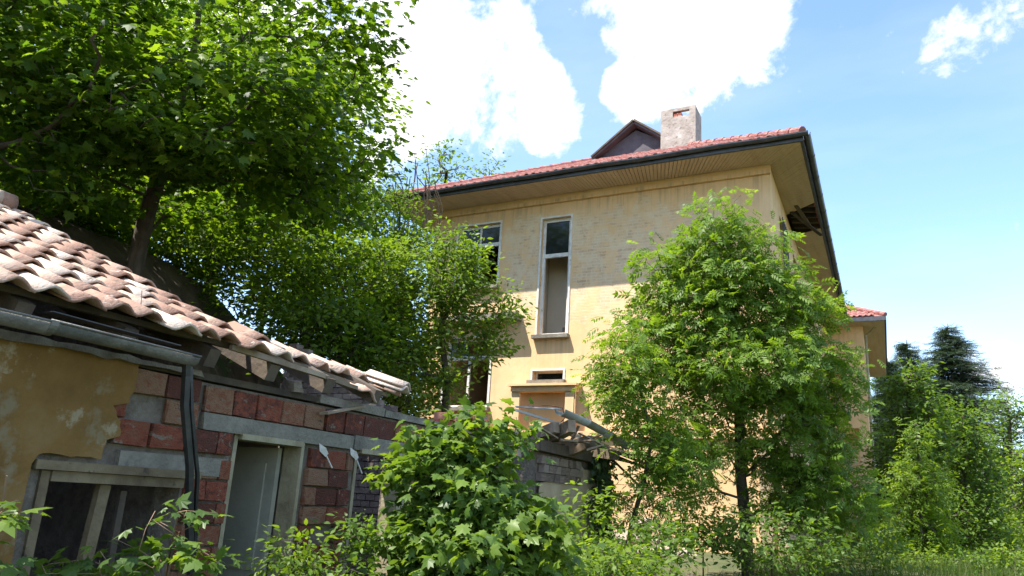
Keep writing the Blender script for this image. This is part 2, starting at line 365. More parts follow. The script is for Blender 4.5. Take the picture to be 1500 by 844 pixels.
# ------------------------------------------------------------------ the big house
def sk(p): return (p[0]-.051*(p[1]-17.0), p[1], p[2])            # its long sides are a little off square
XL, XR, YF, YB, ZB, ZS = -11.9, -2.87, 17.0, 33.6, -1.2, 7.70
EXL, EXR, EYF, EYB, ZE = -12.95, -2.06, 15.95, 34.4, 7.80
TAN = .525
def build_house():
    H = empty('house', 'abandoned two-storey ochre house with red hipped roof and brick chimney', 'house', loc=(0, 0, 0))
    win_up = (-11.1, -9.8, 5.42, 7.17); win_tall = (-8.56, -7.76, 4.02, 7.10); win_low = (-11.2, -9.85, 2.25, 4.05)
    slot = (-8.62, -7.80, 2.90, 3.14); portal = (-8.65, -7.55, -.4, 2.15)
    front = rectwall(XL, XR, 1.56, ZS, [win_up, win_tall, win_low, slot], .38, lambda u, v, d: (u, YF+d, v))
    fw = front.build('facade_wall', M['facade'], H, fn=sk)
    # projecting plinth storey, with the doorway cut out of it
    pl = rectwall(XL-.02, XR+.10, ZB, 1.56, [(-8.45, -7.55, ZB, 1.30)], .46, lambda u, v, d: (u, YF-.08+d, v))
    pl.build('plinth_wall', M['facade'], H, fn=sk)
    MB().box((XL-.05, YF-.17, 1.56), (XR+.18, YF+.1, 1.68)).build('string_course', M['facade'], H, fn=sk)
    MB().box((XL-.02, YF-.09, ZS-.20), (XR+.02, YF-.002, ZS-.004)).build('cornice_strip', M['facade'], H, fn=sk)
    # side and back walls
    side_holes = [(y, y+1.1, z0, z1) for y in (18.6, 21.6, 24.8, 28.2) for z0, z1 in ((5.3, 7.1), (2.2, 4.0))]
    rectwall(YF+.39, YB, ZB, ZS, side_holes, .38, lambda u, v, d: (XR-d, u, v)).build('side_wall', M['facade'], H, fn=sk)
    rectwall(YF+.39, YB, ZB, ZS, [], .38, lambda u, v, d: (XL+d, u, v)).build('side_wall', M['facade'], H, fn=sk)
    rectwall(XL, XR, ZB, ZS, [], .38, lambda u, v, d: (u, YB+.4-d, v)).build('rear_wall', M['facade'], H, fn=sk)
    for y0, y1, z0, z1 in side_holes:
        w = MB()
        for a, b in ((y0, y0+.07), (y1-.07, y1), ((y0+y1)/2-.03, (y0+y1)/2+.03)): w.box((XR-.16, a, z0), (XR-.10, b, z1))
        w.box((XR-.158, y0, z0+1.2), (XR-.098, y1, z0+1.27))
        wo = w.build('window_frame', M['whitewood'], H, fn=sk)
        MB().box((XR-.135, y0+.06, z0), (XR-.125, y1-.06, z1)).build('pane', M['glass'], wo, fn=sk)
        MB().box((XR-.2, y0-.08, z0-.07), (XR+.1, y1+.08, z0-.002)).build('sill', M['concrete'], wo, fn=sk)
    # iron grille on the side window next to the corner
    g = MB()
    for i in range(7): g.tube([(XR+.07, 18.62+i*.18, 5.35), (XR+.07, 18.62+i*.18, 7.05)], .012, 5)
    for z in (5.4, 6.2, 7.0): g.tube([(XR+.07, 18.55, z), (XR+.07, 19.75, z)], .012, 5)
    g.build('window_grille', M['gutter'], H, fn=sk)
    # floors and rooms inside
    for z in (1.5, 4.55): MB().box((XL+.4, YF+.4, z), (-8.9, YB-.1, z+.12)).build('floor_slab', M['innerdark'], H, fn=sk)
    MB().box((-8.95, YF+.4, 1.5), (-8.8, YF+4.2, ZS-.15)).build('partition', M['innerlight'], H, fn=sk)
    MB().box((-7.45, YF+.4, 1.5), (-7.3, YF+4.2, ZS-.15)).build('partition', M['innerlight'], H, fn=sk)
    MB().box((-8.79, YF+1.1, 1.5), (-7.46, YF+1.2, ZS-.15)).build('partition', M['innerlight'], H, fn=sk)
    MB().box((XL+.4, YF+4.2, -.6), (XR-.4, YF+4.35, ZS-.15)).build('partition', M['innerlight'], H, fn=sk)
    MB().box((XL+.38, YF+.38, ZS-.14), (XR-.38, YB, ZS-.02)).build('attic_floor', M['innerlight'], H, fn=sk)
    st = MB()
    for i in range(9): st.box((-8.78+i*.145, YF+.8, 3.5+i*.15), (-8.78+(i+1)*.145, YF+1.09, 3.65+(i+1)*.15))
    st.build('stair_flight', M['innerdark'], H, fn=sk)
    MB().tube([(-7.9, YF+.7, ZS-.15), (-7.9, YF+.7, 6.25)], .008, 5).tube([(-7.9, YF+.7, 6.26), (-7.9, YF+.7, 6.2), (-7.9, YF+.7, 6.14)], [.02, .055, .03], 8).build('hanging_lamp', M['gutter'], H, fn=sk)
    # front windows
    def window(hole, mulls, trans, glazed, dep=.10, fwid=.075, mat='whitewood', name='window_frame', hood=True):
        a, b, c, d = hole; y0, y1 = YF+dep, YF+dep+.07
        w = MB()
        w.box((a, y0, c), (a+fwid, y1, d)); w.box((b-fwid, y0, c), (b, y1, d)); w.box((a+fwid, y0, d-fwid), (b-fwid, y1, d)); w.box((a+fwid, y0, c), (b-fwid, y1, c+fwid))
        for x in mulls: w.box((x[0]-.03, y0+.008, x[1]), (x[0]+.03, y1-.008, x[2]))
        for z in trans: w.box((a+fwid, y0-.006, z-.05), (b-fwid, y1-.01, z+.05))
        # painted reveals on the jambs
        w.box((a-.05, YF-.025, c), (a-.002, YF+dep-.004, d+.05)); w.box((b+.002, YF-.025, c), (b+.05, YF+dep-.004, d+.05)); w.box((a-.002, YF-.025, d+.002), (b+.002, YF+dep-.004, d+.048))
        wo = w.build(name, M[mat], H, fn=sk)
        for g in glazed: MB().box((g[0], y0+.03, g[2]), (g[1], y0+.036, g[3])).build('pane', M['glass'], wo, fn=sk)
        MB().box((a-.09, YF-.17, c-.09), (b+.09, YF+.2, c-.003)).build('sill', M['concrete'], wo, fn=sk)
        return wo
    a, b, c, d = win_up; m = (a+b)/2
    window(win_up, [(m, 6.66, d-.075), (m, c+.07, 6.55)], [6.61], [(a+.07, m-.03, 6.66, d-.07), (m+.03, b-.07, 6.66, d-.07), (a+.07, m-.03, c+.07, 6.56)])
    a, b, c, d = win_tall
    window(win_tall, [], [6.12], [(a+.07, b-.07, 6.17, d-.07)])
    a, b, c, d = win_low; m = (a+b)/2
    window(win_low, [(m, c+.07, 3.5)], [3.54], [(a+.07, m-.03, 3.6, d-.07)])
    window(slot, [], [], [(slot[0]+.07, slot[1]-.07, slot[2], slot[3])], .2, .03)
    MB().box((-11.45, YF-.42, 4.42), (-9.0, YF+.05, 4.58)).build('window_hood', M['concrete'], H, fn=sk)
    # entrance porch: flat canopy on two piers, dark doorway behind
    pc = MB().box((-9.06, YF-.30, 2.60), (-7.36, YF-.002, 2.72)).box((-9.12, YF-.38, 2.724), (-7.30, YF-.004, 2.78)).build('porch_canopy', M['facade'], H, fn=sk)
    for x in (-9.05, -7.62): MB().box((x, YF-.26, ZB), (x+.22, YF-.175, 2.596)).build('porch_pier', M['facade'], pc, fn=sk)
    MB().box((-7.385, YF-.24, ZB), (-7.37, YF-.18, 2.596)).build('porch_cheek', M['facade'], pc, fn=sk)
    MB().box((-8.44, YF+.1, -.6), (-7.56, YF+.16, 1.29)).build('door', M['darkwood'], H, fn=sk)
    MB().box((-8.52, YF-.14, 1.18), (-7.48, YF-.085, 1.30)).build('door_lintel', M['creamwood'], H, fn=sk)
    # corner pilaster strips on the plinth storey
    for x0, x1 in ((-3.25, -2.98), (-2.90, -2.69)): MB().box((x0, YF-.16, ZB), (x1, YF-.085, 1.555)).build('pilaster', M['shedrender'], H, fn=sk)
    # soffits of boards, with grooves; the side one has lost a stretch and shows the rafters
    def boards(name, n, f0, f1, skip=lambda t: False):
        mb = MB(); rg = random.Random(3)
        for i in range(n):
            t0, t1 = i/n, (i+1)/n
            if skip((t0+t1)/2): continue
            a0, b0 = f0(t0+.06/n), f1(t0+.06/n); a1, b1 = f0(t1-.06/n), f1(t1-.06/n); dz = rg.uniform(0, .005)
            lo = [(*a0, ZS-dz), (*a1, ZS-dz), (*b1, ZS-dz), (*b0, ZS-dz)]; hi = [(p[0], p[1], p[2]+.02) for p in lo]
            mb.add(lo+hi, [(3, 2, 1, 0), (4, 5, 6, 7), (0, 1, 5, 4), (1, 2, 6, 5), (2, 3, 7, 6), (3, 0, 4, 7)])
        o = mb.build(name, M['soffit'], H, fn=sk); o['kind'] = 'stuff'; return o
    ln = lambda a, b, t: a+(b-a)*t
    boards('soffit_boards', 110, lambda t: (ln(EXL+.05, EXR-.05, t), EYF+.06), lambda t: (ln(XL, XR, t), YF-.004))
    boards('soffit_boards', 150, lambda t: (EXR-.06, ln(EYF+.06, EYB, t)), lambda t: (XR+.004, ln(YF, YB, t)), lambda t: .19 < t < .30)
    boards('soffit_boards', 150, lambda t: (EXL+.06, ln(EYF+.06, EYB, t)), lambda t: (XL-.004, ln(YF, YB, t)))
    for i in range(7):
        y = 19.4+i*.42; MB().beam((XR+.05, y, ZS+.14), (EXR-.1, y+.02, ZS+.07), .08, .12).build('rafter_end', M['darkwood'], H, fn=sk)
    MB().beam((XR+.15, 20.0, ZS-.02), (EXR-.05, 21.6, ZS-.18), .1, .025).build('hanging_board', M['darkwood'], H, fn=sk)
    MB().beam((XR+.3, 19.6, ZS+.0), (EXR-.3, 21.0, ZS-.10), .1, .025).build('hanging_board', M['darkwood'], H, fn=sk)
    # roof: hipped deck under fields of clay tiles
    xc = (EXL+EXR)/2; half = (EXR-EXL)/2; zr = ZE+.06+half*TAN
    A, B_, Cc, D = (EXL, EYF), (EXR, EYF), (EXR, EYB), (EXL, EYB); r1, r2 = (xc, EYF+half, zr), (xc, EYB-half, zr); ze = ZE+.06
    v = [(*A, ze), (*B_, ze), (*Cc, ze), (*D, ze), r1, r2]; v2 = [(p[0], p[1], p[2]-.09) for p in v]
    roof = MB().add(v+v2, [(0, 1, 4), (1, 2, 5, 4), (2, 3, 5), (3, 0, 4, 5), (7, 6, 10), (8, 7, 10, 11), (9, 8, 11), (6, 9, 11, 10), (0, 6, 7, 1), (1, 7, 8, 2), (2, 8, 9, 3), (3, 9, 6, 0)]).build('roof', M['redtile'], H, fn=sk)
    def tilefield(o, du, dn, w, cut0, cut1, rows, pitch=.21, run=.33):
        """rows of rolled clay tiles; o corner of the eave, du along the eave, dn up the plan slope"""
        mb = MB(); rg = random.Random(11); o, du, dn = Vector((*o, 0)), Vector((*du, 0)), Vector((*dn, 0)); ca = 1/math.sqrt(1+TAN*TAN)
        for j in range(rows):
            s0 = (j*run-.05)*ca; s1 = (j*run+run+.03)*ca
            n = int(w/pitch)
            for i in range(n):
                u = i*pitch
                if u < cut0*max(s1, 0)-.08 or u+pitch > w-cut1*max(s1, 0)+.08: continue
                dz = rg.uniform(0, .022); tl = rg.uniform(-.02, .02); vs = []
                prof = ((0, .0), (.25, .005), (.5, .05), (.75, .052), (1.0, .008))
                for k, (s, zz) in enumerate(((s0, .045), (s1, .012))):
                    for q, h in prof:
                        p = o+du*(u+q*pitch*1.04+tl*(1-k))+dn*s; vs.append((p.x, p.y, ze+s*TAN+zz+h+dz))
                base = [vs[0], vs[4]]
                vs += [(p[0], p[1], p[2]-.03) for p in vs[:5]]
                mb.add(vs, [(i_, i_+1, i_+6, i_+5) for i_ in range(4)]+[(10+i_, 11+i_, i_+1, i_) for i_ in range(4)])
        t = mb.build('tile_field', M['redtile'], roof, fn=sk); t['kind'] = 'stuff'
    tilefield(A, (1, 0), (0, 1), EXR-EXL, 1, 1, 19)
    tilefield(B_, (0, 1), (-1, 0), EYB-EYF, 1, 1, 18)
    # hip tiles
    for k, (c0, rr) in enumerate(((A, r1), (B_, r1))):
        mb = MB(); a0, b0 = Vector((*c0, ze+.07)), Vector(rr)+Vector((0, 0, .07)); n = 22
        for i in range(n): mb.tube([a0.lerp(b0, i/n), a0.lerp(b0, (i+1.12)/n)], [.095, .075], 8)
        mb.build('hip_tiles', M['redtile'], roof, fn=sk)['kind'] = 'stuff'
    MB().tube([Vector(r1)+Vector((0, 0, .06)), Vector(r2)+Vector((0, 0, .06))], .1, 8).build('ridge_cap', M['redtile'], roof, fn=sk)
    # box gutters in sections with clamps
    gz = ZE+.045
    def gutter_run(a, b, n):
        a, b = Vector(a), Vector(b)
        for i in range(n):
            p, q = a.lerp(b, i/n), a.lerp(b, (i+1)/n); p.z += .012*math.sin(i*2.1); q.z += .012*math.sin((i+1)*2.1); s = MB().trough(p, q, .075, .008)
            d = (q-p).normalized(); s.trough(p-d*.012, p+d*.012, .085, .008)
            s.build('gutter_section', M['gutter'], H, fn=sk)
    gutter_run((EXL-.1, EYF-.08, gz), (EXR+.12, EYF-.08, gz), 12)
    gutter_run((EXR+.08, EYF-.05, gz), (EXR+.08, EYB, gz-.08), 16)
    gutter_run((EXL-.08, EYF-.05, gz), (EXL-.08, EYB, gz-.08), 16)
    MB().box((EXL, EYF-.004, ZS+.0), (EXR, EYF+.055, ZE+.03)).build('fascia', M['gutter'], H, fn=sk)
    MB().box((EXR-.055, EYF+.06, ZS+.0), (EXR+.004, EYB, ZE+.03)).build('fascia', M['gutter'], H, fn=sk)
    MB().box((EXL, EYF+.06, ZS+.0), (EXL+.055, EYB, ZE+.03)).build('fascia', M['gutter'], H, fn=sk)
    # chimney with a broken flue hole
    x0, x1, y0, y1, z0, z1 = -5.97, -5.00, 19.0, 19.75, 8.9, 10.72
    ch = rectwall(x0, x1, z0, z1, [(x0+.34, x0+.80, z1-.26, z1-.09)], .12, lambda u, v, d: (u, y0+d, v))
    for xa, xb in ((x0, x0+.12), (x1-.12, x1)): ch.box((xa, y0+.121, z0), (xb, y1, z1))
    ch.box((x0+.121, y1-.12, z0), (x1-.121, y1, z1))
    cho = ch.build('chimney', M['chimney'], roof, fn=sk)
    rg = random.Random(2)
    for i, (bx, bz) in enumerate(((0, 0), (.12, 0), (0, .065), (.12, .065))):
        MB().box((x0+.345+bx, y0+.03, z1-.258+bz), (x0+.345+bx+.11, y0+.2, z1-.2+bz), .006, rg).build('brick', M['redbrick'], cho, fn=sk)
    # gabled dormer
    y = 20.1; xm, zt = -7.02, 10.98; xw, zb = 1.15, 10.20
    MB().add([(xm-xw, y, zb-.6), (xm+xw, y, zb-.6), (xm+xw, y, zb), (xm, y, zt-.12), (xm-xw, y, zb), (xm-xw, y+3, zb-.6), (xm+xw, y+3, zb-.6), (xm+xw, y+3, zb), (xm, y+3, zt-.12), (xm-xw, y+3, zb)],
             [(0, 1, 2, 3, 4), (1, 6, 7, 2), (5, 0, 4, 9), (6, 5, 9, 8, 7)]).build('dormer', M['dormer'], roof, fn=sk)
    for s in (-1, 1):
        MB().beam((xm+s*(xw+.15), y-.0, zb-.16), (xm+s*.002, y-.0, zt+.02), .5, .06, up=(0, -1, 0) if 0 else (0, 0, 1)).build('dormer_verge', M['dormer'], roof, fn=sk)
        n = Vector((s*(zt-zb), 0, xw)).normalized()
        e0, e1 = Vector((xm+s*(xw+.15), y-.3, zb-.13)), Vector((xm, y-.3, zt+.06))
        MB().add([e0, e1, e1+Vector((0, 3.4, 0)), e0+Vector((0, 3.4, 0))]+[p+n*.05 for p in (e0, e1, e1+Vector((0, 3.4, 0)), e0+Vector((0, 3.4, 0)))],
                 [(0, 1, 2, 3), (7, 6, 5, 4), (0, 4, 5, 1), (1, 5, 6, 2), (2, 6, 7, 3), (3, 7, 4, 0)])  .build('dormer_roof', M['darkwood'], roof, fn=sk)
    # curved arch buttress at the far corner of the front
    ar = MB(); pts = []
    for i in range(11):
        a = math.pi*i/10; pts.append((XL-.75+.62*math.cos(a), YF+.15, 5.9+.75*math.sin(a)))
    ar.tube(pts, .07, 6); ar.tube([pts[-1], (pts[-1][0], YF+.15, 3.2)], .07, 6)
    ar.build('arch_brace', M['gutter'], H, fn=sk)
    # rear wing with an arched loggia
    wx0, wx1, wy0, wy1 = -4.4, -1.42, 33.62, 45.5
    inv = lambda p: p
    ax0, ax1, az0, azs = -3.55, -2.0, 4.15, 5.2
    n = 10; arch = [(ax0+(ax1-ax0)*(.5-.5*math.cos(math.pi*i/n)), azs+.72*math.sin(math.pi*i/n)) for i in range(n+1)]
    wv = MB()
    outer = [(wx0, ZS), (wx1, ZS)]
    def strip(pts_top, pts_bot):
        for i in range(len(pts_top)-1):
            wv.add([(pts_bot[i][0], wy0, pts_bot[i][1]), (pts_bot[i+1][0], wy0, pts_bot[i+1][1]), (pts_top[i+1][0], wy0, pts_top[i+1][1]), (pts_top[i][0], wy0, pts_top[i][1])], [(0, 1, 2, 3)])
            wv.add([(pts_bot[i][0], wy0, pts_bot[i][1]), (pts_bot[i+1][0], wy0, pts_bot[i+1][1]), (pts_bot[i+1][0], wy0+.35, pts_bot[i+1][1]), (pts_bot[i][0], wy0+.35, pts_bot[i][1])], [(3, 2, 1, 0)])
    strip([(p[0], ZS) for p in arch], arch)
    wv.box((wx0, wy0, ZB), (ax0-.001, wy0+.35, ZS)).box((ax1+.001, wy0, 3.6), (wx1, wy0+.35, ZS)).box((ax0, wy0, 3.6), (ax1, wy0+.35, az0))
    wv.box((wx1-.35, wy0, ZB), (wx1, wy0+.35, 3.6)).box((wx0, wy0+2.4, ZB), (wx1-.3, wy0+2.6, ZS))
    wv.box((wx1-.34, wy0+2.2, 3.6), (wx1-.003, wy1, ZS)).box((wx1-.34, wy0+.36, 3.6), (wx1-.003, wy0+2.2, az0)).box((wx1-.34, wy0+.36, 6.4), (wx1-.003, wy0+2.2, ZS)).box((wx1-.34, wy0+4, ZB), (wx1-.003, wy1, 3.6))
    wv.box((wx0, wy0+.36, 3.4), (wx1-.36, wy0+2.4, 3.58))
    W = wv.build('wing_wall', M['facade'], H, fn=sk)
    MB().box((ax1-.2, wy0+.5, az0), (ax1-.14, wy0+.56, 5.6)).box((ax0, wy0+.5, az0+.0), (ax1, wy0+.56, az0+.08)).box((ax0, wy0+.51, 5.3), (ax1, wy0+.55, 5.37)).build('loggia_frame', M['whitewood'], H, fn=sk)
    MB().tube([(wx1+.08, wy0+.5, -1), (wx1+.08, wy0+.5, 7.4), (wx1+.6, wy0+.3, 7.8)], .05, 8).build('downpipe', M['creamwood'], H, fn=sk)
    we = .85; ex0, ex1, ey0, ey1 = wx0, wx1+we, wy0-we, wy1+.6; ww = (ex1-(wx0-4))/2
    mb = MB(); hx = 2.6; top = ZE+.06+hx*TAN
    mb.add([(ex0-4, ey0, ze), (ex1, ey0, ze), (ex1, ey1, ze), (ex1-hx, ey0+hx, top), (ex1-hx, ey1-hx, top), (ex0-4, ey0+hx, top)], [(0, 1, 3, 5), (1, 2, 4, 3)])
    rw = mb.build('wing_roof', M['redtile'], H, fn=sk)
    def tf2():
        m2 = MB(); rg2 = random.Random(4)
        for j in range(9):
            s0, s1 = j*.3-.04, j*.3+.33
            for i in range(30):
                x = ex1-(i+1)*.21
                if x+.21 > ex1-s1+.05: continue
                dz = rg2.uniform(0, .02); vs = []
                for s, zz in ((s0, .05), (s1, .015)):
                    for q, h in ((0, 0), (.3, .01), (.6, .06), (1, .01)): vs.append((x+q*.215, ey0+s, ze+s*TAN+zz+h+dz))
                vs += [(p[0], p[1], p[2]-.03) for p in vs[:4]]
                m2.add(vs, [(k, k+1, k+5, k+4) for k in range(3)]+[(8+k, 9+k, k+1, k) for k in range(3)])
        m2.build('tile_field', M['redtile'], rw, fn=sk)['kind'] = 'stuff'
    tf2()
    MB().tube([(ex1, ey0, ze+.05), (ex1-hx, ey0+hx, top+.06)], .09, 8).build('hip_cap', M['redtile'], rw, fn=sk)
    MB().box((wx0, ey0+.05, ZS-.02), (ex1-.05, wy0-.002, ZS)).box((wx1+.002, wy0, ZS-.021), (ex1-.05, ey1, ZS-.001)).build('wing_soffit', M['soffit'], H, fn=sk)
    MB().box((wx0, ey0-.02, ZS-.02), (ex1+.02, ey0+.045, ZE+.05)).box((ex1-.045, ey0+.05, ZS-.02), (ex1+.02, ey1, ZE+.05)).build('wing_fascia', M['gutter'], H, fn=sk)
build_house()

# ------------------------------------------------------------------ the ruined outbuilding
XW = -4.30                                                 # plane of its front wall
SL = math.radians(23)
def noisy(rg, a): return rg.uniform(-a, a)
def build_outbuilding():
    rg = random.Random(21)
    S = empty('outbuilding', 'roofless brick and ochre plaster outbuilding with broken clay tile roof', 'outbuilding')
    win = (2.66, 3.60, -1.15, .03); door = (3.97, 4.66, -1.7, .36); win2 = (5.30, 6.03, -1.7, .37); win3 = (6.75, 7.35, -1.7, .2)
    wall = rectwall(.2, 7.75, -1.75, .66, [win, door, win2], .24, lambda u, v, d: (XW-.032-d, u, v)).build('front_wall', M['mortar'], S)
    rectwall(8.75, 10.85, -1.75, .62, [(9.3, 9.95, -1.2, -.1)], .24, lambda u, v, d: (XW-.032-d, u, v)).build('front_wall', M['mortar'], S)
    # bricks of the front wall, each its own piece
    variants = []
    for k in range(8):
        hx, hy, hz = .03, .5, .5; b = .012
        bm = bmesh.new(); bmesh.ops.create_cube(bm, size=1.0)
        for v in bm.verts: v.co = Vector((v.co.x*.06, v.co.y, v.co.z))
        bmesh.ops.bevel(bm, geom=bm.edges[:], offset=.013, segments=1, affect='EDGES')
        r2 = random.Random(k+50)
        for v in bm.verts: v.co += Vector((noisy(r2, .005), noisy(r2, .026), noisy(r2, .04)))
        me = bpy.data.meshes.new('brick'); bm.to_mesh(me); bm.free(); me.materials.append(M['brick']); variants.append(me)
    def brick(y0, y1, z0, z1, proud=None, mat=None):
        me = variants[rg.randrange(8)]
        pr = rg.uniform(-.008, .014) if proud is None else proud
        m4 = Matrix.Translation((XW-.02+pr, (y0+y1)/2, (z0+z1)/2)) @ Matrix.Rotation(noisy(rg, .012), 4, 'X') @ Matrix.Rotation(noisy(rg, .02), 4, 'Z') @ Matrix.Diagonal((1, y1-y0, z1-z0, 1))
        return place('brick', me, m4, wall)
    def plaster_edge(z):                                     # where the plaster has broken off, by height
        return 3.12+.03*math.sin(z*9)+.018*math.sin(z*23+1) - (.10 if z < .42 else 0) - (.06 if z < .22 else 0)
    CH = .142; zc = .03+.135                                  # courses start above the window lintel
    holes = [win, door, win2]
    def course(z0, z1, ya, yb, L=.262, ph=0.0, skipmask=True):
        y = ya-ph
        while y < yb:
            l = L*rg.uniform(.94, 1.05); a, b = max(y, ya), min(y+l-.014, yb); y += l
            if b-a < .05: continue
            seg = [(a, b)]
            for h in holes:
                if z1 > h[2]+.01 and z0 < h[3]-.01:
                    ns = []
                    for s in seg:
                        if s[1] <= h[0]-.02 or s[0] >= h[1]+.02: ns.append(s)
                        else:
                            if s[0] < h[0]-.05: ns.append((s[0], h[0]-.02))
                            if s[1] > h[1]+.05: ns.append((h[1]+.02, s[1]))
                    seg = ns
            for s in seg:
                if s[1]-s[0] > .05 and rg.random() > .03: brick(s[0], s[1], z0, z1-.014)
    # over the window up to the downpipe and the door
    CT = .158
    for i in range(3):
        z0 = .20+i*CT; course(z0, z0+CT, plaster_edge(z0+.05)-.02, 3.93 if i == 0 else 3.64, ph=.13*(i % 2))
    course(.47, .652, 3.66, 7.3, L=.235)
    # piers beside the door and between the openings
    for i in range(13):
        z0 = .04-.004-i*CH
        course(z0-.0, z0+CH-.002, 3.62, 3.95, ph=.12*(i % 2)); course(z0, z0+CH-.002, 4.72, 5.24, ph=.13*(i % 2)); course(z0, z0+CH-.002, 6.09, 7.2, ph=.13*(i % 2))
    for a, b in ((4.74, 5.24), (6.1, 7.2)): course(.178, .178+.15, a, b, ph=.1)
    # concrete lintels, beams, wall plate
    def slab(name, lo, hi, mat, par=S, j=.006): return MB().box(lo, hi, j, rg).build(name, M[mat], par)
    slab('lintel', (XW-.05, 3.10, .055), (XW+.012, 3.92, .165), 'concrete')
    slab('concrete_beam', (XW-.06, 3.66, .352), (XW+.016, 5.22, .462), 'concrete'); slab('concrete_beam', (XW-.06, 5.235, .355), (XW+.014, 7.4, .465), 'concrete')
    slab('wall_plate', (XW-.22, 4.75, .668), (XW+.02, 5.60, .735), 'concrete'); slab('wall_plate', (XW-.22, 5.62, .667), (XW+.01, 6.55, .725), 'concrete'); slab('wall_plate', (XW-.22, 6.58, .665), (XW+.015, 7.6, .70), 'wood')
    slab('wall_plate', (XW-.16, .2, .668), (XW+.005, 4.73, .715), 'darkwood')
    # plaster skin with a torn edge and a torn lower patch under the lintel
    def plaster(outline, mat, name, th=.026, x=XW+.012):
        bm = bmesh.new(); vs = [bm.verts.new((x, p[0], p[1])) for p in outline]; f = bm.faces.new(vs)
        bm.normal_update()
        if f.normal.x < 0: f.normal_flip()
        r = bmesh.ops.extrude_face_region(bm, geom=[f]); 
        for g in r['geom']:
            if isinstance(g, bmesh.types.BMVert): g.co.x += th*.6
        bmesh.ops.triangulate(bm, faces=bm.faces[:])
        me = bpy.data.meshes.new(name); bm.to_mesh(me); bm.free(); me.materials.append(M[mat]); return link(bpy.data.objects.new(name, me), S)
    edge = [(plaster_edge(z)+noisy(rg, .012), z) for z in np.linspace(.10, .70, 22)]
    bottom = [(2.98-.012*i+noisy(rg, .01), .115+noisy(rg, .008)) for i in range(1, 10)]
    outl = [(.25, -1.7), (2.575, -1.7)] + [(2.575+noisy(rg, .006), z) for z in np.linspace(-1.6, .05, 14)] + [(2.60, .10)] + [(2.62+.04*i, .108+noisy(rg, .008)) for i in range(9)] + edge + [(2.2, .705), (.25, .705)]
    plaster(outl, 'shedplaster', 'plaster')
    lip = [(1.2+i*.09, .715+noisy(rg, .008)) for i in range(27)]
    plaster(lip+[(p[0]+.03, p[1]-.02-abs(noisy(rg, .03))) for p in lip[::-1]], 'mortar', 'mortar_lip', .05, XW+.03)
    # window opening: cream frame with a broken casement and a leaning stile
    w = MB(); y0, y1, z0, z1 = win
    w.box((XW-.10, y0-.06, z1-.005), (XW+.03, y1+.10, z1+.045)); w.box((XW-.12, y0+.055, z1-.065), (XW-.0, y1+.0, z1-.008))
    w.box((XW-.12, y0-.0, z0), (XW-.01, y0+.05, z1-.01)); w.box((XW-.115, y0+.055, z0), (XW-.07, y0+.09, z1-.07))
    wf = w.build('window_frame', M['dirtywood'], S)
    MB().beam((XW-.09, 3.03, -1.1), (XW-.08, 3.09, -.04), .05, .07, up=(0, 1, 0)).build('broken_stile', M['dirtywood'], wf)
    MB().box((XW-.118, 3.22, -1.12), (XW-.085, 3.26, -.07)).build('stile', M['darkwood'], wf)
    MB().box((XW-.104, y0+.09, -1.1), (XW-.10, 3.03, -.5)).build('pane', M['glass'], wf)
    # door frame, inward-open leaf, doorway 2 frame
    def frame(d, rightw, name='door_frame'):
        a, b, c, t = d; f = MB()
        f.box((XW-.17, a+.005, c), (XW-.02, a+.04, t-.004)); f.box((XW-.17, b-rightw, c), (XW+.006, b-.003, t-.004)); f.box((XW-.17, a+.041, t-.045), (XW+.02, b-rightw-.001, t-.005))
        return f.build(name, M['creamwood'], S)
    frame(door, .035); frame(win2, .11)
    dl = MB().box((XW-.9, 4.575, -1.58), (XW-.18, 4.615, .30)).build('door_leaf', M['inner'], S)
    MB().box((XW-.8, 4.560, -1.35), (XW-.28, 4.574, -.75)).box((XW-.8, 4.560, -.60), (XW-.28, 4.574, .18)).build('door_panel', M['inner'], dl)
    # rooms inside
    MB().box((-7.5, .2, -1.75), (-7.28, 3.78, 1.98)).box((-7.5, 3.781, -1.75), (-7.28, 7.61, .55)).build('back_wall', M['greybrick'], S)
    MB().box((-7.27, 5.16, -1.75), (XW-.26, 5.26, .55)).build('partition', M['inner'], S)
    MB().box((-6.1, 3.785, -1.75), (-6.0, 5.155, .78)).build('partition', M['inner'], S)
    def gable(name, ya, yb):
        o = [(-7.27, -1.75), (XW-.26, -1.75), (XW-.26, .86), (-7.27, 2.02)]
        MB().add([(x, y, z) for y in (ya, yb) for x, z in o], [(0, 1, 2, 3), (7, 6, 5, 4), (0, 4, 5, 1), (1, 5, 6, 2), (2, 6, 7, 3), (3, 7, 4, 0)]).build(name, M['mortar'], S)
    gable('partition', 3.64, 3.72)
    for i in range(9):                                       # unseen ceiling boards added to shade the doorway room, with a gap for sun
        if i in (5,): continue
        MB().box((-7.27, 3.73+i*.16, .56), (XW-.27, 3.73+i*.16+.152, .59), .003, rg).build('shade_board', M['darkwood'], S)
    MB().box((-7.27, .2, -1.72), (XW-.26, 7.75, -1.60)).build('floor_slab', M['mortar'], S)
    gable('end_wall', .2, .3)
    # far gable wall of small grey bricks, stepping down with the roof slope
    gb = []
    for k in range(5):
        m = MB().box((-.5, -.05, -.5), (.5, .05, .5), .025, random.Random(k)); gb.append(shared_mesh('brick', m, M['greybrick']))
    gw = MB()
    def top_at(x): return 1.86-(x+7.3)*.52 if x > -7.3 else 1.86
    gw.add([(-7.5, 7.62, -1.75), (XW-.26, 7.62, -1.75), (XW-.26, 7.62, .42), (-7.5, 7.62, 1.75), (-7.5, 7.80, -1.75), (XW-.26, 7.80, -1.75), (XW-.26, 7.80, .42), (-7.5, 7.80, 1.75)],
           [(0, 1, 2, 3), (7, 6, 5, 4), (3, 2, 6, 7), (1, 5, 6, 2), (0, 3, 7, 4)])
    gwo = gw.build('gable_wall', M['mortar'], S)
    cells = []
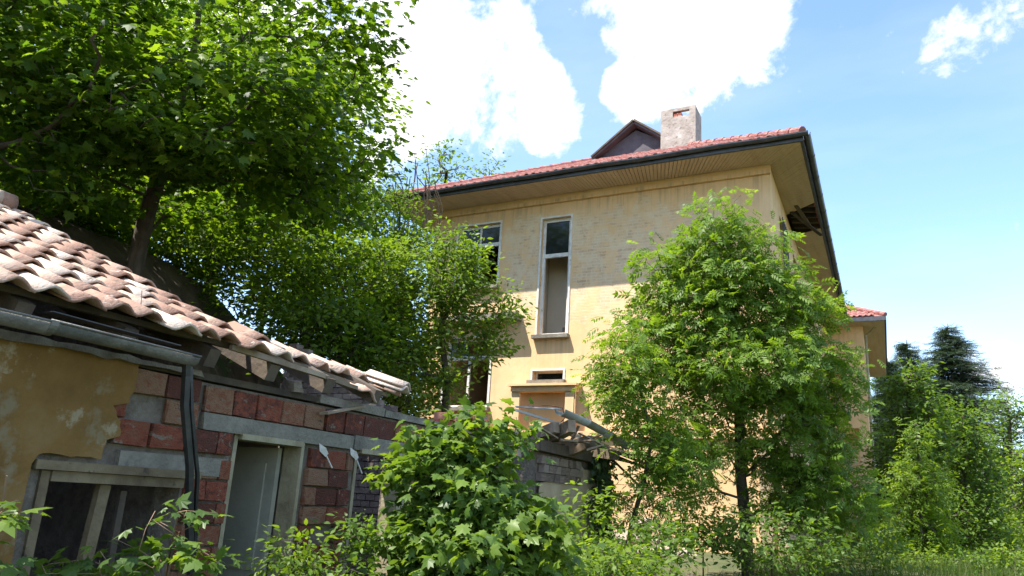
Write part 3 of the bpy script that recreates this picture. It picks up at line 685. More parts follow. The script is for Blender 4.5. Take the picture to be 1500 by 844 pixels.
    for j in range(48):
        z = -1.7+j*.074; x = -7.5+(.065 if j % 2 else 0)
        while x < XW-.3:
            if z+.07 < top_at(x+.06)+noisy(rg, .03): cells.append((x, z))
            x += .131
    cells.sort(key=lambda c: -(c[1]*1.0+c[0]*.55)+noisy(rg, .01))
    rest = MB()
    for k, (x, z) in enumerate(cells):
        y = 7.60+noisy(rg, .008)
        if k < 300: place('brick', gb[rg.randrange(5)], Matrix.Translation((x+.06, y, z+.033)) @ Matrix.Rotation(noisy(rg, .03), 4, 'Y') @ Matrix.Diagonal((.121, 1, .064, 1)), gwo)
        else: rest.box((x, y-.05, z), (x+.121, y+.05, z+.064), .002, rg)
    rest.build('brick_courses', M['greybrick'], gwo)['kind'] = 'stuff'
    # roof timbers
    ex, ez = -4.04, .90; ca, sa = math.cos(SL), math.sin(SL)
    def rp(s, y, n=0.0): return Vector((ex-ca*s+sa*n, y, ez+sa*s+ca*n))       # s metres up the slope from the eave, n above it
    for y in np.arange(.4, 3.7, .62): MB().beam(rp(.02, y, -.13), rp(3.6, y, -.13), .09, .12, up=(0, 0, 1)).build('rafter', M['darkwood'], S)
    for i, s in enumerate(np.arange(.12, 3.6, .33)): MB().beam(rp(s, .3, -.045), rp(s, 3.72-.02*(i % 3), -.045), .045, .035).build('batten', M['darkwood'], S)
    for y, l in ((4.02, .75), (4.62, .55), (5.22, .6)): MB().beam(rp(.0, y, -.13), rp(l, y+.02, -.13), .09, .12).build('rafter_stub', M['darkwood'], S)
    MB().beam(rp(.06, 3.72, -.03), rp(.02, 4.95, -.10), .035, .03).build('batten', M['wood'], S)
    MB().beam(rp(.30, 3.72, -.05), rp(.22, 5.6, -.14), .04, .035).build('batten', M['wood'], S)
    MB().beam(rp(.02, 3.6, -.03), rp(-.02, 4.5, -.06), .03, .035).build('fascia_board', M['wood'], S)
    MB().beam((XW+.10, 4.72, .585), (XW-.05, 5.5, .76), .02, .075, up=(1, 0, 0)).build('loose_board', M['wood'], S)
    for y in (4.44,): MB().box((XW-.1, y, .716), (XW+.03, y+.08, .80), .012, rg).build('mortar_block', M['mortar'], S)
    # clay tiles, one object each
    tms = []
    TW, TL = .212, .40
    for k in range(4):
        m = MB(); r2 = random.Random(k); n = 8; prof = []
        for i in range(n+1):
            q = i/n; prof.append((q*TW*1.05, .026*math.sin(q*2*math.pi-1.9)+.004*noisy(r2, 1)))
        vs = []
        for s, lift in ((0, .0), (TL, .0)):
            for u, h in prof: vs.append((u, s, h+lift))
        vs += [(p[0], p[1], p[2]-.016) for p in vs]; k_ = n+1; fs = []
        for i in range(n):
            fs += [(i, i+1, i+1+k_, i+k_), (2*k_+i+1, 2*k_+i, 3*k_+i, 3*k_+i+1), (i+1, i, 2*k_+i, 2*k_+i+1), (k_+i, k_+i+1, 3*k_+i+1, 3*k_+i)]
        fs += [(0, k_, 3*k_, 2*k_), (n+k_, n, 2*k_+n, 3*k_+n)]
        m.add(vs, fs); tms.append(shared_mesh('roof_tile', m, M['tile'], True))
    def tile(s, y, n=.0, yaw=0.0, tilt=None, roll=0.0):
        # local x -> -Y .. tiles laid so that local y climbs the slope
        up = Vector((-ca, 0, sa)); nn = Vector((sa, 0, ca)); al = nn.cross(up)*-1; al = Vector((0, 1, 0))
        m3 = Matrix((( al.x, up.x, nn.x), (al.y, up.y, nn.y), (al.z, up.z, nn.z)))
        t = -.09 if tilt is None else tilt
        m4 = Matrix.Translation(rp(s, y, n)) @ m3.to_4x4() @ Matrix.Rotation(yaw, 4, 'Z') @ Matrix.Rotation(t, 4, 'X') @ Matrix.Rotation(roll, 4, 'Y')
        return place('roof_tile', tms[rg.randrange(4)], m4, S)
    cols = int((3.74-1.2)/.2)
    for j in range(11):
        for i in range(cols+1):
            y = 1.2+i*.2
            if j == 0 and 2.5 < y < 2.58: continue
            tile(j*.33-.05+noisy(rg, .022)-(.06 if rg.random() < .08 else 0), y+noisy(rg, .009), .047+noisy(rg, .006), noisy(rg, .04), -.085+noisy(rg, .025))
    for s, y, n, yaw, ti, ro in ((.02, 3.98, .03, .05, -.06, .1), (.3, 3.96, .04, -.1, -.05, .0), (.28, 4.2, .0, .2, -.02, .1), (.33, 4.45, -.01, -.1, -.05, .12), (.30, 4.72, -.03, .15, -.05, .1), (.05, 5.0, -.08, -.5, -.02, .25),
                              (.32, 5.0, -.04, .1, -.06, .05), (.34, 5.25, -.05, 0, -.06, .05), (.32, 5.48, -.06, .1, -.05, .05), (.05, 5.55, .0, .25, -.12, .12), (.08, 5.58, .03, .22, -.10, .12), (.3, 5.8, -.09, .3, -.1, .1)):
        tile(s, y, n, yaw, ti, ro)
    for i in range(10):
        y = 1.0+i*.29; MB().tube([rp(3.62, y, .06), rp(3.62, min(y+.34, 3.74), .075)], [.10, .085], 8).build('ridge_tile', M['tile'], S, True)
    # gutter and downpipe on the near corner
    gx = -3.94
    for i, (a, b, za, zb) in enumerate(((.6, 2.30, .742, .742), (2.28, 3.22, .748, .738))):
        g = MB().trough((gx, a, za), (gx, b, zb), .062 if i == 0 else .058, .005, 10).tube([(gx+.062, a, za), (gx+.062, b, zb)], .007, 6)
        g.build('gutter_section', M['rust'], S, True)
    for y in (1.4, 2.30): MB().trough((gx, y-.02, .746), (gx, y+.02, .746), .069, .006, 10).build('gutter_bracket', M['rust'], S)
    MB().beam((gx-.02, 2.3, .80), (gx-.03, 3.1, .785), .09, .006).build('gutter_flashing', M['blackpipe'], S)
    dp = MB().tube([(gx, 3.17, .70), (gx-.02, 3.20, .62), (gx-.04, 3.24, .45), (gx-.10, 3.40, .1), (XW+.20, 3.52, -.25), (XW+.17, 3.62, -.55), (XW+.17, 3.75, -1.2)], [.024, .026, .026, .025, .026, .026, .026], 4)
    dp.tube([(gx-.01, 3.21, .68), (gx-.03, 3.29, .42), (gx-.06, 3.37, .25), (gx-.10, 3.47, .05), (XW+.18, 3.58, -.25), (XW+.15, 3.68, -.6), (XW+.15, 3.82, -1.2)], .014, 4)
    dp.build('downpipe', M['blackpipe'], S)
    # hanging scraps of plaster and wire
    for y, z, l in ((4.80, .36, .12), (5.18, .36, .14)):
        MB().add([(XW+.02, y, z), (XW+.05, y+.05, z-.03), (XW+.03, y+.11, z-.07), (XW+.04, y+.07, z-.10), (XW+.025, y+.01, z-.06)], [(0, 1, 2, 3, 4)]).tube([(XW+.03, y+.06, z-.06), (XW+.05, y+.15, z-.06-l)], .006, 4).build('hanging_scrap', M['whitewood'], S)
    # the far stretch: plastered wall, wall-head bricks, sagging gutter, rafters
    far = [(8.78, -1.7), (10.84, -1.7), (10.84, .50)] + [(10.84-.1*i, .50+noisy(rg, .03)) for i in range(1, 9)] + [(9.85-.09*i, .42-.015*i+noisy(rg, .03)) for i in range(9)] + [(8.78, .25)]
    plaster(far, 'shedrender', 'plaster')
    for j in range(3):
        for i in range(9):
            y = 8.80+i*.135+(.06 if j % 2 else 0)
            if y > 9.9-.1*j and j == 0: continue
            place('brick', gb[rg.randrange(5)], Matrix.Translation((XW+.01+noisy(rg, .01), y, .32+j*.105)) @ Matrix.Diagonal((.08, .122/.1, .095, 1)), S)
    MB().beam((XW+.02, 8.6, .69), (XW+.0, 10.95, .66), .16, .13).build('wall_plate', M['darkwood'], S)
    g = [(-4.02, 8.72, 1.13), (-3.98, 9.45, 1.08), (-3.96, 10.2, 1.0), (-3.93, 10.85, .90)]
    for a, b in zip(g[:-1], g[1:]): MB().trough(a, b, .075, .006, 10).build('gutter_section', M['greygutter'], S, True)
    MB().beam((-4.62, 8.70, 1.16), (-4.02, 8.72, 1.135), .05, .018).build('verge_board', M['greygutter'], S)
    MB().beam((-4.62, 8.66, 1.12), (-4.12, 9.05, .98), .03, .03).build('verge_batten', M['greygutter'], S)
    MB().tube([(-4.4, 8.70, 1.165), (-4.15, 8.70, 1.175), (-4.0, 8.74, 1.15), (-3.99, 8.8, 1.03), (-4.05, 8.83, .99)], .006, 5).build('wire', M['redbrick'], S)
    for (xa, ya, da), (xb, yb, db), w_, h_ in (((770, 662, 10.6), (838, 624, 9.5), .10, .15), ((742, 655, 10.4), (815, 626, 9.6), .09, .13), ((800, 668, 10.4), (868, 648, 10.0), .13, .17), ((850, 660, 11.0), (905, 668, 10.6), .10, .12)):
        MB().beam(P(xa, ya, da), P(xb, yb, db), w_, h_).build('rafter', M['wood'], S)
    for a, b in (((-4.6, 10.3, .98), (-3.62, 11.05, .62)), ((-4.5, 10.5, .9), (-3.5, 11.25, .50)), ((-4.4, 10.2, .84), (-3.55, 10.95, .70)), ((-4.3, 10.7, .86), (-3.72, 11.0, .28)), ((-4.6, 10.6, .78), (-3.6, 11.2, .60))):
        MB().beam(a, b, .10, .022).build('broken_batten', M['darkwood'], S)
    for k in range(26):
        y = rg.uniform(8.75, 10.7); me = gb[rg.randrange(5)]; s_ = rg.uniform(.5, 1.0)
        place('rubble_piece', me, Matrix.Translation((XW-.1+noisy(rg, .12), y, .765+rg.uniform(0, .05))) @ Matrix.Rotation(rg.uniform(0, 3), 4, 'Z') @ Matrix.Rotation(noisy(rg, .5), 4, 'X') @ Matrix.Diagonal((.12*s_, .9*s_, .07*s_, 1)), S)
    for k in range(26):
        a = P(rg.uniform(690, 890), rg.uniform(612, 650), rg.uniform(9.4, 10.4)); a[2] = min(a[2], .78)
        d = Vector((noisy(rg, .45), noisy(rg, .45), rg.uniform(-.12, .22))); MB().beam(a, Vector(a)+d, rg.uniform(.03, .07), rg.uniform(.012, .03)).build('splintered_board', M['wood'], S)
    MB().box((-4.52, 10.86, -1.7), (-4.28, 11.05, .62)).build('corner_post', M['darkwood'], S)
    MB().box((-7.3, 10.8, -1.7), (-4.53, 11.0, .7)).build('end_wall', M['mortar'], S)
    # slanting broken boards and fallen bricks between the two stretches
    for a, b in (((-4.55, 7.95, .52), (-4.75, 8.15, .98)), ((-4.5, 8.2, .55), (-4.9, 8.0, .95)), ((-4.35, 8.35, .5), (-4.6, 8.7, .92))):
        MB().beam(a, b, .07, .03, up=(1, 0, 0)).build('broken_board', M['wood'], S)
build_outbuilding()

rg = random.Random(77)
for i in range(14):
    o = MB().box((-.11, -.055, -.033), (.11, .055, .033), .006, rg).build('fallen_brick', M['redbrick'])
    o.location = (XW-.08+rg.uniform(-.07, .05), 6.72+(i % 7)*.125+rg.uniform(-.02, .02), .735+.066*(i//7)); o.rotation_euler = (rg.uniform(-.08, .08), rg.uniform(-.08, .08), rg.uniform(-.5, .5))
    tag(o, 'red brick lying loose on the crumbled wall head behind the maple bush', 'brick', 'loose red bricks on the wall head')
rg = random.Random(8)
def boulder(c, r, label, name='rubble_stone', mat='stone', group='stones of the rubble heap', flat=.45):
    bm = bmesh.new(); bmesh.ops.create_icosphere(bm, subdivisions=2, radius=1)
    ph = [rg.uniform(0, 6) for _ in range(6)]
    for v in bm.verts:
        n = 1+.18*math.sin(3*v.co.x+ph[0])*math.sin(2.6*v.co.y+ph[1])+.13*math.sin(5*v.co.z+ph[2]+3*v.co.x)+rg.uniform(-.05, .05)
        v.co = Vector((v.co.x*r*n, v.co.y*r*.8*n, v.co.z*r*flat*n))
    me = bpy.data.meshes.new(name); bm.to_mesh(me); bm.free(); me.materials.append(M[mat])
    o = link(bpy.data.objects.new(name, me)); o.location = c; o.rotation_euler = (rg.uniform(-.2, .2), rg.uniform(-.2, .2), rg.uniform(0, 3))
    return tag(o, label, 'stone', group)
boulder((-4.85, 15.6, -.62), .36, 'broad flat pale stone at the middle of the heap by the house wall')
boulder((-5.25, 15.75, -.30), .33, 'upper pale rubble stone of the heap against the house wall')
boulder((-4.45, 15.4, -.80), .34, 'lowest pale rubble stone at the foot of the house wall')
boulder((-5.6, 15.6, -.55), .36, 'rounded pale stone at the end of the heap nearest the outbuilding')
boulder((-5.1, 15.3, -.85), .4, 'half-buried stone under the rubble heap by the house')

# ------------------------------------------------------------------ vegetation
def tmpl(v, f, nvar=5):
    """a leaf outline and a few curled, bent and skewed variants of it"""
    r = np.random.default_rng(len(v)); v = np.array(v, float); out = []
    for k in range(nvar):
        w = v.copy(); c, dr, tw, wd = r.uniform(-.55, .35), r.uniform(-.35, .25), r.uniform(-.5, .5), r.uniform(.8, 1.15)
        w[:, 0] *= wd; w[:, 2] += c*w[:, 0]**2+dr*w[:, 1]**2+tw*w[:, 0]*w[:, 1]; w[:, 0] += r.uniform(-.12, .12)*w[:, 1]**2
        w[:, :2] += r.normal(size=(len(v), 2))*.018*(np.abs(v[:, :1]) > .02); out.append(w)
    return np.array(out), f
# leaf templates: x across, y from stalk to tip, z up; unit length
def maple_template():
    out = [(0, 0), (.10, .10), (.36, .02), (.34, .18), (.58, .34), (.38, .42), (.44, .66), (.22, .60), (.0, 1.0)]
    pts = [(0, .34)]+out+[(-x, y) for x, y in out[-2:0:-1]]
    v = [(x, y, -.30*abs(x)**1.3-.18*y*y) for x, y in pts]; n = len(pts)-1
    return tmpl(v, [(0, 1+i, 1+(i+1) % n) for i in range(n)])
def oval_template(w=.5):
    pts = [(0, 0), (w*.42, .28), (w*.45, .6), (0, 1), (-w*.45, .6), (-w*.42, .28)]
    return tmpl([(x, y, .12*abs(x)/w-.12*y*y) for x, y in pts], [(0, 1, 5), (1, 2, 4), (1, 4, 5), (2, 3, 4)])
def kite_template(w=.55):
    return tmpl([(0, 0, 0), (w/2, .5, .05), (0, 1, -.08), (-w/2, .5, .05)], [(0, 1, 3), (1, 2, 3)])
def compound_template(pairs=4, w=.11, ll=.34):
    v, f = [], []
    def leaflet(b, d, l):
        d = np.array(d)/np.linalg.norm(d); s = np.array([-d[1], d[0], 0]); k = len(v); b = np.array(b)
        v.extend([b, b+d*l*.5+s*w*.5+[0, 0, -.01], b+d*l+[0, 0, -.05], b+d*l*.5-s*w*.5+[0, 0, -.01]]); f.extend([(k, k+1, k+3), (k+1, k+2, k+3)])
    for i in range(pairs):
        y = .2+.62*i/(pairs-1); z = -.22*y*y
        for s in (-1, 1): leaflet((0, y, z), (s*.85, .55, -.15), ll*(1-.15*abs(i-1.5)/1.5))
    leaflet((0, .82, -.15), (0, 1, -.2), ll*.85)
    k = len(v); v.extend([np.array(p) for p in ((-.008, 0, 0), (.008, 0, 0), (.0, .85, -.16))]); f.append((k, k+1, k+2))
    return tmpl(v, f)
def needle_template():
    v, f = [], []; r = random.Random(1)
    for i in range(9):
        y = i/9; s = -1 if i % 2 else 1; k = len(v); l = .30*(1-.5*y)
        v += [(0, y-.03, 0), (0, y+.05, 0), (s*l, y+.22, -.10)]; f.append((k, k+1, k+2))
    k = len(v); v += [(-.03, 0, 0), (.03, 0, 0), (0, 1.1, -.06)]; f.append((k, k+1, k+2))
    return tmpl(v, f)
T_MAPLE, T_OVAL, T_KITE, T_ASH, T_NEEDLE = maple_template(), oval_template(), kite_template(), compound_template(4, .17, .44), needle_template()
T_ASHFAR = compound_template(3, .16, .42)

def frames(nrm, axis):
    nrm = nrm/np.linalg.norm(nrm, axis=1, keepdims=True)
    y = axis-nrm*np.sum(axis*nrm, 1, keepdims=True); y /= np.maximum(np.linalg.norm(y, axis=1, keepdims=True), 1e-6)
    x = np.cross(y, nrm); return np.stack([x, y, nrm], -1)
def scatter_mesh(name, t, pos, R, size, tint, mat, parent, label=None):
    tv, tf = t; n, k = len(pos), tv.shape[1]
    v = np.einsum('nij,nkj->nki', R*size[:, None, None], tv[np.arange(n) % len(tv)])+pos[:, None, :]
    tri = (np.array(tf)[None]+(np.arange(n)*k)[:, None, None]).reshape(-1)
    me = bpy.data.meshes.new(name); me.vertices.add(n*k); me.vertices.foreach_set('co', v.reshape(-1))
    nt_ = len(tri)//3; me.loops.add(nt_*3); me.loops.foreach_set('vertex_index', tri.astype(np.int32))
    me.polygons.add(nt_); me.polygons.foreach_set('loop_start', np.arange(nt_, dtype=np.int32)*3)
    at = me.attributes.new('tint', 'FLOAT', 'POINT'); at.data.foreach_set('value', np.repeat(tint, k).astype(np.float32))
    me.materials.append(mat); me.update(calc_edges=True)
    o = link(bpy.data.objects.new(name, me), parent); o['kind'] = 'stuff'; return o
_leafmesh = {}
def leaf_objects(t, key, pos, R, size, tint, mat, parent):
    for i in range(len(pos)):
        b = min(3, int(tint[i]*4)); q = i % len(t[0]); kk = (key, mat.name, b, q)
        if kk not in _leafmesh:
            me = bpy.data.meshes.new('leaf'); me.from_pydata(t[0][q].tolist(), [], t[1]); me.materials.append(mat)
            at = me.attributes.new('tint', 'FLOAT', 'POINT'); at.data.foreach_set('value', np.full(t[0].shape[1], (b+.5)/4, np.float32)); _leafmesh[kk] = me
        m = Matrix(R[i].tolist()).to_4x4() @ Matrix.Scale(float(size[i]), 4); m.translation = Vector(pos[i])
        place('leaf', _leafmesh[kk], m, parent)

def crown_points(r, blobs, n, shell=.55):
    """points in a union of ellipsoids, denser towards the outside; blobs: (centre, (rx, ry, rz), weight)"""
    w = np.array([b[2]*b[1][0]*b[1][1]*b[1][2] for b in blobs])**.75; w /= w.sum(); out = []
    cnt = r.multinomial(n, w)
    for b, c in zip(blobs, cnt):
        d = r.normal(size=(c, 3)); d /= np.linalg.norm(d, axis=1, keepdims=True)
        rad = r.uniform(0, 1, (c, 1))**(1/3.)*(1-shell)+shell*r.uniform(.55, 1.05, (c, 1))
        out.append(np.array(b[0])+d*rad*np.array(b[1]))
    return np.concatenate(out)
def skeleton(r, trunk, tips, straight=.5):
    """tree graph: trunk polyline plus tips attached one by one to the cheapest earlier node"""
    nodes = [np.array(p, float) for p in trunk]; par = [-1]+list(range(len(trunk)-1)); plen = [0.0]
    for i in range(1, len(nodes)): plen.append(plen[-1]+np.linalg.norm(nodes[i]-nodes[i-1]))
    tr = np.array(trunk); order = np.argsort([np.min(np.linalg.norm(tr-t, axis=1)) for t in tips])
    tipn = []
    for k in order:
        t = tips[k]; A = np.array(nodes); d = np.linalg.norm(A-t, axis=1)
        up = np.clip(A[:, 2]-t[2], 0, None)
        c = d+straight*np.array(plen)*.45+up*.8; c[0] += 1.0; j = int(np.argmin(c))
        # a bent mid node
        if d[j] > .35:
            m = (nodes[j]+t)/2+r.normal(size=3)*.07*d[j]+np.array([0, 0, -.05*d[j]]); nodes.append(m); par.append(j); plen.append(plen[j]+d[j]/2); j = len(nodes)-1
        nodes.append(t); par.append(j); plen.append(plen[j]+np.linalg.norm(nodes[j]-t)); tipn.append((len(nodes)-1, k))
    return np.array(nodes), np.array(par), tipn
def limbs(name, nodes, par, r0, rtip, mat, parent, minr=0.0, power=.6):
    n = len(nodes); cnt = np.zeros(n); ch = [[] for _ in range(n)]
    for i in range(1, n): ch[par[i]].append(i)
    for i in range(n-1, -1, -1):
        if not ch[i]: cnt[i] = 1
        else: cnt[i] = sum(cnt[c] for c in ch[i])
    rad = rtip+(r0-rtip)*((cnt-1)/max(cnt[0]-1, 1))**power
    mb = MB()
    for i in range(n):                                     # chains from each fork outwards
        for c in ch[i]:
            main = max(ch[i], key=lambda q: cnt[q])
            if par[i] >= 0 and c == main: continue
            chain = [i, c]
            while ch[chain[-1]]: chain.append(max(ch[chain[-1]], key=lambda q: cnt[q]))
            rr = [min(rad[k], rad[chain[1]]*1.1) for k in chain]
            if rr[1] < minr: continue
            mb.tube([nodes[k] for k in chain], rr, 8 if rr[1] > .05 else 5 if rr[1] > .012 else 3)
    return mb.build(name, mat, parent, True)
def tree(name, label, cat, trunk, blobs, ntips, per, spread, size, t, mat, r0=.12, rtip=.006, seed=0, group=None, tkey=None, singles=0, updown=.55, tint=(.45, .22), bark='bark', flat=.55, lean=None, trunk_name='trunk'):
    r = np.random.default_rng(seed)
    T = empty(name, label, cat, group, loc=(0, 0, 0))
    tips = crown_points(r, blobs, ntips)
    nodes, par, tipn = skeleton(r, trunk, tips)
    limbs(trunk_name, nodes, par, r0, rtip, M[bark], T)
    # leaves round each twig tip and along the twig behind it
    pos, nr, ax, tn = [], [], [], []
    centre = np.mean(np.array([b[0] for b in blobs]), 0)
    for ni, k in tipn:
        p = nodes[ni]; q = nodes[par[ni]]; d = p-q; L = np.linalg.norm(d)+1e-6; d = d/L
        c = r.poisson(per)
        if c == 0: continue
        u = r.uniform(-.9, .35, (c, 1)); side = r.normal(size=(c, 3))*spread*np.array([1, 1, flat])
        pos.append(p+d*u*min(L, spread*2.2)+side)
        out = p-centre; out = out/(np.linalg.norm(out)+1e-6)
        n_ = r.normal(size=(c, 3))*updown+np.array([0, 0, 1.0])+out*.25; nr.append(n_)
        ax.append(side/(spread)+d*.8+np.array([0, 0, -.35])+r.normal(size=(c, 3))*.4)
        tn.append(np.clip(r.normal(tint[0], tint[1]*.7, c)+r.normal(0, .2), 0, 1))
    pos, nr, ax, tn = map(np.concatenate, (pos, nr, ax, tn))
    sz = size*r.uniform(.45, 1.3, len(pos)); R = frames(nr, ax)
    if singles:
        # the leaves nearest the viewer inside the picture become objects of their own
        dep = pos@FW; x = CX+F_PX*(pos@RT)/dep; y = CY-F_PX*(pos@UP)/dep
        vis = (x > 0) & (x < 1500) & (y > 0) & (y < 844) & (dep > .5)
        sc_ = np.where(vis, dep/sz, 1e9); idx = np.argsort(sc_)[:min(singles, int(vis.sum()))]
        keep = np.ones(len(pos), bool); keep[idx] = False
        leaf_objects(t, tkey or name, pos[idx], R[idx], sz[idx], tn[idx], mat, T)
        if keep.any(): scatter_mesh('foliage', t, pos[keep], R[keep], sz[keep], tn[keep], mat, T)
    else:
        scatter_mesh('crown', t, pos, R, sz, tn, mat, T)
    return T
def gz(p): return float(ground_z(p[0], p[1]))
def base(px, py, d, dz=0.0):
    p = P(px, py, d); p[2] = gz(p)-.1+dz; return p
def blob(px, py, d, rx, rz, w=1.0, ry=None): return (P(px, py, d), (rx, ry or rx, rz), w)

# --- the wood on the bank
tr1 = [base(203, 372, 11.0), P(205, 355, 11.0), P(222, 290, 10.9), P(240, 240, 10.7), P(262, 160, 10.5), P(285, 70, 10.3), P(298, -40, 10.1), P(305, -170, 10)]
tree('maple_tree', 'tall maple with forked dark trunk standing on the bank above the tile roof', 'tree', tr1,
     [blob(300, 60, 10, 2.3, 1.7), blob(440, 90, 10.2, 1.15, 1.5), blob(150, 130, 9.6, 1.6, 1.3), blob(330, 170, 9.2, 1.7, .8), blob(420, 260, 10.5, 1.1, .8, .7), blob(420, -110, 10.2, 1.6, .7, .5), blob(250, 195, 8.0, .42, .22, 2.5), blob(345, 95, 8.2, .42, .22, 2.5), blob(420, 125, 8.6, .42, .25, 2.5), blob(150, 150, 7.8, .38, .22, 2.5), blob(430, 210, 9, .4, .2, 2), blob(60, 90, 7.6, .35, .2, 2), blob(520, 0, 10.2, .55, .8), blob(500, 235, 10.2, .75, .45, .8), blob(470, 330, 11, .8, .6, .5), blob(330, 300, 11.5, 1.0, .55, .8), blob(120, 260, 10.5, 1.0, .5, .6), blob(230, 330, 12, .9, .4, .6), blob(60, 260, 10, .9, .5, .7), blob(215, 215, 9.8, .8, .4, .9), blob(330, 245, 9.8, .8, .35, .9), blob(140, 235, 9.4, .7, .35, .9), blob(572, 18, 10.2, .22, .16, 3), blob(545, 148, 10.2, .18, .14, 3), blob(562, 228, 10.2, .25, .14, 3), blob(538, 80, 10.2, .25, .2, 2)],
     600, 25, .27, .12, T_MAPLE, M['maple'], .115, .004, 1, 'trees of the wood on the bank', 'maple', 300, .38, (.46, .32), flat=.22)
tree('maple_tree', 'maple at the picture edge whose leafy boughs hang over the tile roof', 'tree',
     [base(-150, 330, 9), P(-140, 250, 9), P(-110, 120, 8.8), P(-80, -20, 8.6), P(-60, -200, 8.4)],
     [blob(-60, 60, 8.6, 1.7, 1.6), blob(110, 30, 8.4, 1.2, 1.0), blob(60, 180, 8.6, 1.0, .7), blob(-140, -60, 8.8, 1.4, .9, .6), blob(20, 60, 8.2, 1.0, .5, .8), blob(80, 285, 8.2, .35, .22, 1.5)],
     260, 24, .27, .12, T_MAPLE, M['maple'], .13, .005, 2, 'trees of the wood on the bank', 'maple', 150, .38, (.46, .32), flat=.22)
wood = [(60, 330, 15, 'slim woodland tree with dark crown behind the ridge of the tile roof', [(60, 120, 15, 2.4, 2.4), (20, 260, 14.5, 2, 1.6)]),
        (330, 330, 16, 'woodland tree filling the shade right behind the forked maple', [(300, 150, 16, 2.6, 2.6), (350, 280, 15.5, 2.2, 1.4)]),
        (470, 380, 17, 'woodland tree at the open edge of the wood near the house', [(440, 200, 17, 1.9, 2.6), (440, 330, 16.5, 1.9, 1.6), (500, 280, 16, .9, 1.0)]),
        (180, 330, 20, 'distant woodland tree deep in the shade of the bank', [(170, 100, 20, 4.5, 4.5), (190, 270, 19, 4, 1.6)])]
for i, (x, y, d, lab, bl) in enumerate(wood):
    tree('woodland_tree', lab, 'tree', [base(x, y, d), P(x+4, y-120, d), P(x+14, y-260, d), P(x+14, y-380, d)], [blob(*b) for b in bl], 330, 44, .42, .16, T_OVAL, M['wood_leaf'], .11, .006, 20+i, 'trees of the wood on the bank', flat=.3, updown=.4)
# shrubs on the bank
for i, (x, y, d, rx, rz, lab) in enumerate(((390, 395, 13, 1.5, .9, 'leafy thicket bush on the bank below the woodland edge'), (260, 350, 13, 1.3, .7, 'low bush on the bank beside the maple trunk'), (60, 235, 11, 1.0, .5, 'leafy bush hanging over the top of the bank above the ridge'), (500, 430, 12.5, 1.1, .9, 'leafy bush on the bank next to the hedge tree by the house'), (470, 490, 11.5, 1.0, .55, 'dark bush low on the bank above the broken tiles'), (110, 300, 12, 1.1, .5, 'low bush on the bank behind the roof ridge'), (160, 285, 14, 1.3, .8, 'light green bush just left of the maple trunk'), (290, 300, 14, 1.4, .8, 'light green bush just right of the maple trunk'), (30, 270, 12.5, 1.2, .7, 'leafy bush above the roof ridge at the picture edge'), (580, 565, 14.5, 1.0, .8, 'shaded bush between the end of the tile roof and the house'), (540, 500, 16, 1.6, 1.3, 'tall dark bush behind the hedge tree at the house corner'))):
    tree('bank_bush', lab, 'bush', [base(x, y+60, d), P(x, y+20, d), P(x+3, y-10, d)], [blob(x, y, d, rx, rz)], 170, 30, .25, .11, T_OVAL, M['wood_leaf'], .04, .005, 40+i, 'bushes on the bank')
# --- tree against the left of the house front
tree('elm_tree', 'bushy small-leaved tree in front of the upper windows of the ochre house', 'tree',
     [base(650, 640, 12.6), P(655, 560, 12.6), P(645, 480, 12.6), P(650, 400, 12.6), P(655, 350, 12.6)],
     [blob(655, 400, 12.5, .62, .62), blob(700, 440, 12.4, .55, .5), blob(610, 470, 12.6, .75, .75), blob(700, 500, 12.4, .45, .40, .6), blob(560, 530, 12.2, .8, .6), blob(730, 480, 12.4, .28, .25), blob(610, 565, 12.2, .65, .42, .7), blob(565, 400, 12.6, .6, .7, .7), blob(682, 368, 12.5, .32, .36), blob(662, 345, 12.5, .14, .30, 2), blob(745, 455, 12.4, .2, .3, 1.5)],
     430, 34, .15, .092, T_OVAL, M['elm'], .06, .004, 60, None, tint=(.72, .25))
tree('elm_tree', 'thin open tree with bare twigs under the far eave corner of the house', 'tree',
     [base(590, 600, 14.5), P(592, 480, 14.5), P(588, 400, 14.5), P(585, 330, 14.5), P(575, 270, 14.5)],
     [blob(575, 330, 14.5, .55, .8, .5), blob(605, 390, 14.5, .6, .6, .6), blob(560, 400, 14.5, .6, .8), blob(545, 300, 14.3, .3, .5), blob(572, 285, 14.3, .3, .35), blob(600, 345, 14.4, .4, .4)],
     300, 24, .17, .075, T_OVAL, M['elm'], .06, .004, 61, None)
# --- the ash in front of the house
ash_tr = [base(1095, 800, 12), P(1092, 760, 12), P(1085, 700, 12), P(1083, 640, 12), P(1080, 560, 12), P(1075, 470, 12), P(1070, 390, 12), P(1068, 320, 12)]
tree('ash_tree', 'round-crowned light green ash growing in front of the corner of the house', 'tree', ash_tr,
     [blob(1060, 390, 12, .75, .62), blob(1000, 450, 12, .75, .6), blob(1120, 450, 12, .7, .65), blob(1040, 318, 12, .16, .40, 1.6), blob(1083, 312, 12, .14, .42, 1.6), blob(1005, 360, 12, .15, .38, 1.5), blob(955, 385, 12, .17, .50, 1.4), blob(1130, 360, 12, .16, .40, 1.4),
      blob(1165, 400, 12.1, .16, .42, 1.3), blob(1190, 455, 12.2, .34, .40, .9), blob(1070, 540, 11.8, 1.2, .7), blob(940, 500, 11.9, .35, .5, .7), blob(915, 590, 11.8, .4, .6, .6), blob(1200, 560, 12, .6, .7), blob(1180, 650, 11.8, .7, .6, .7), blob(1030, 640, 11.8, .85, .45, .4), blob(1200, 730, 11.6, .75, .55, .8), blob(1140, 700, 11.8, .5, .5, .6), blob(1020, 720, 11.7, .4, .35, .4)],
     1120, 10, .13, .20, T_ASH, M['ash'], .095, .004, 70, None, 'ash', 300, .6, (.55, .25))
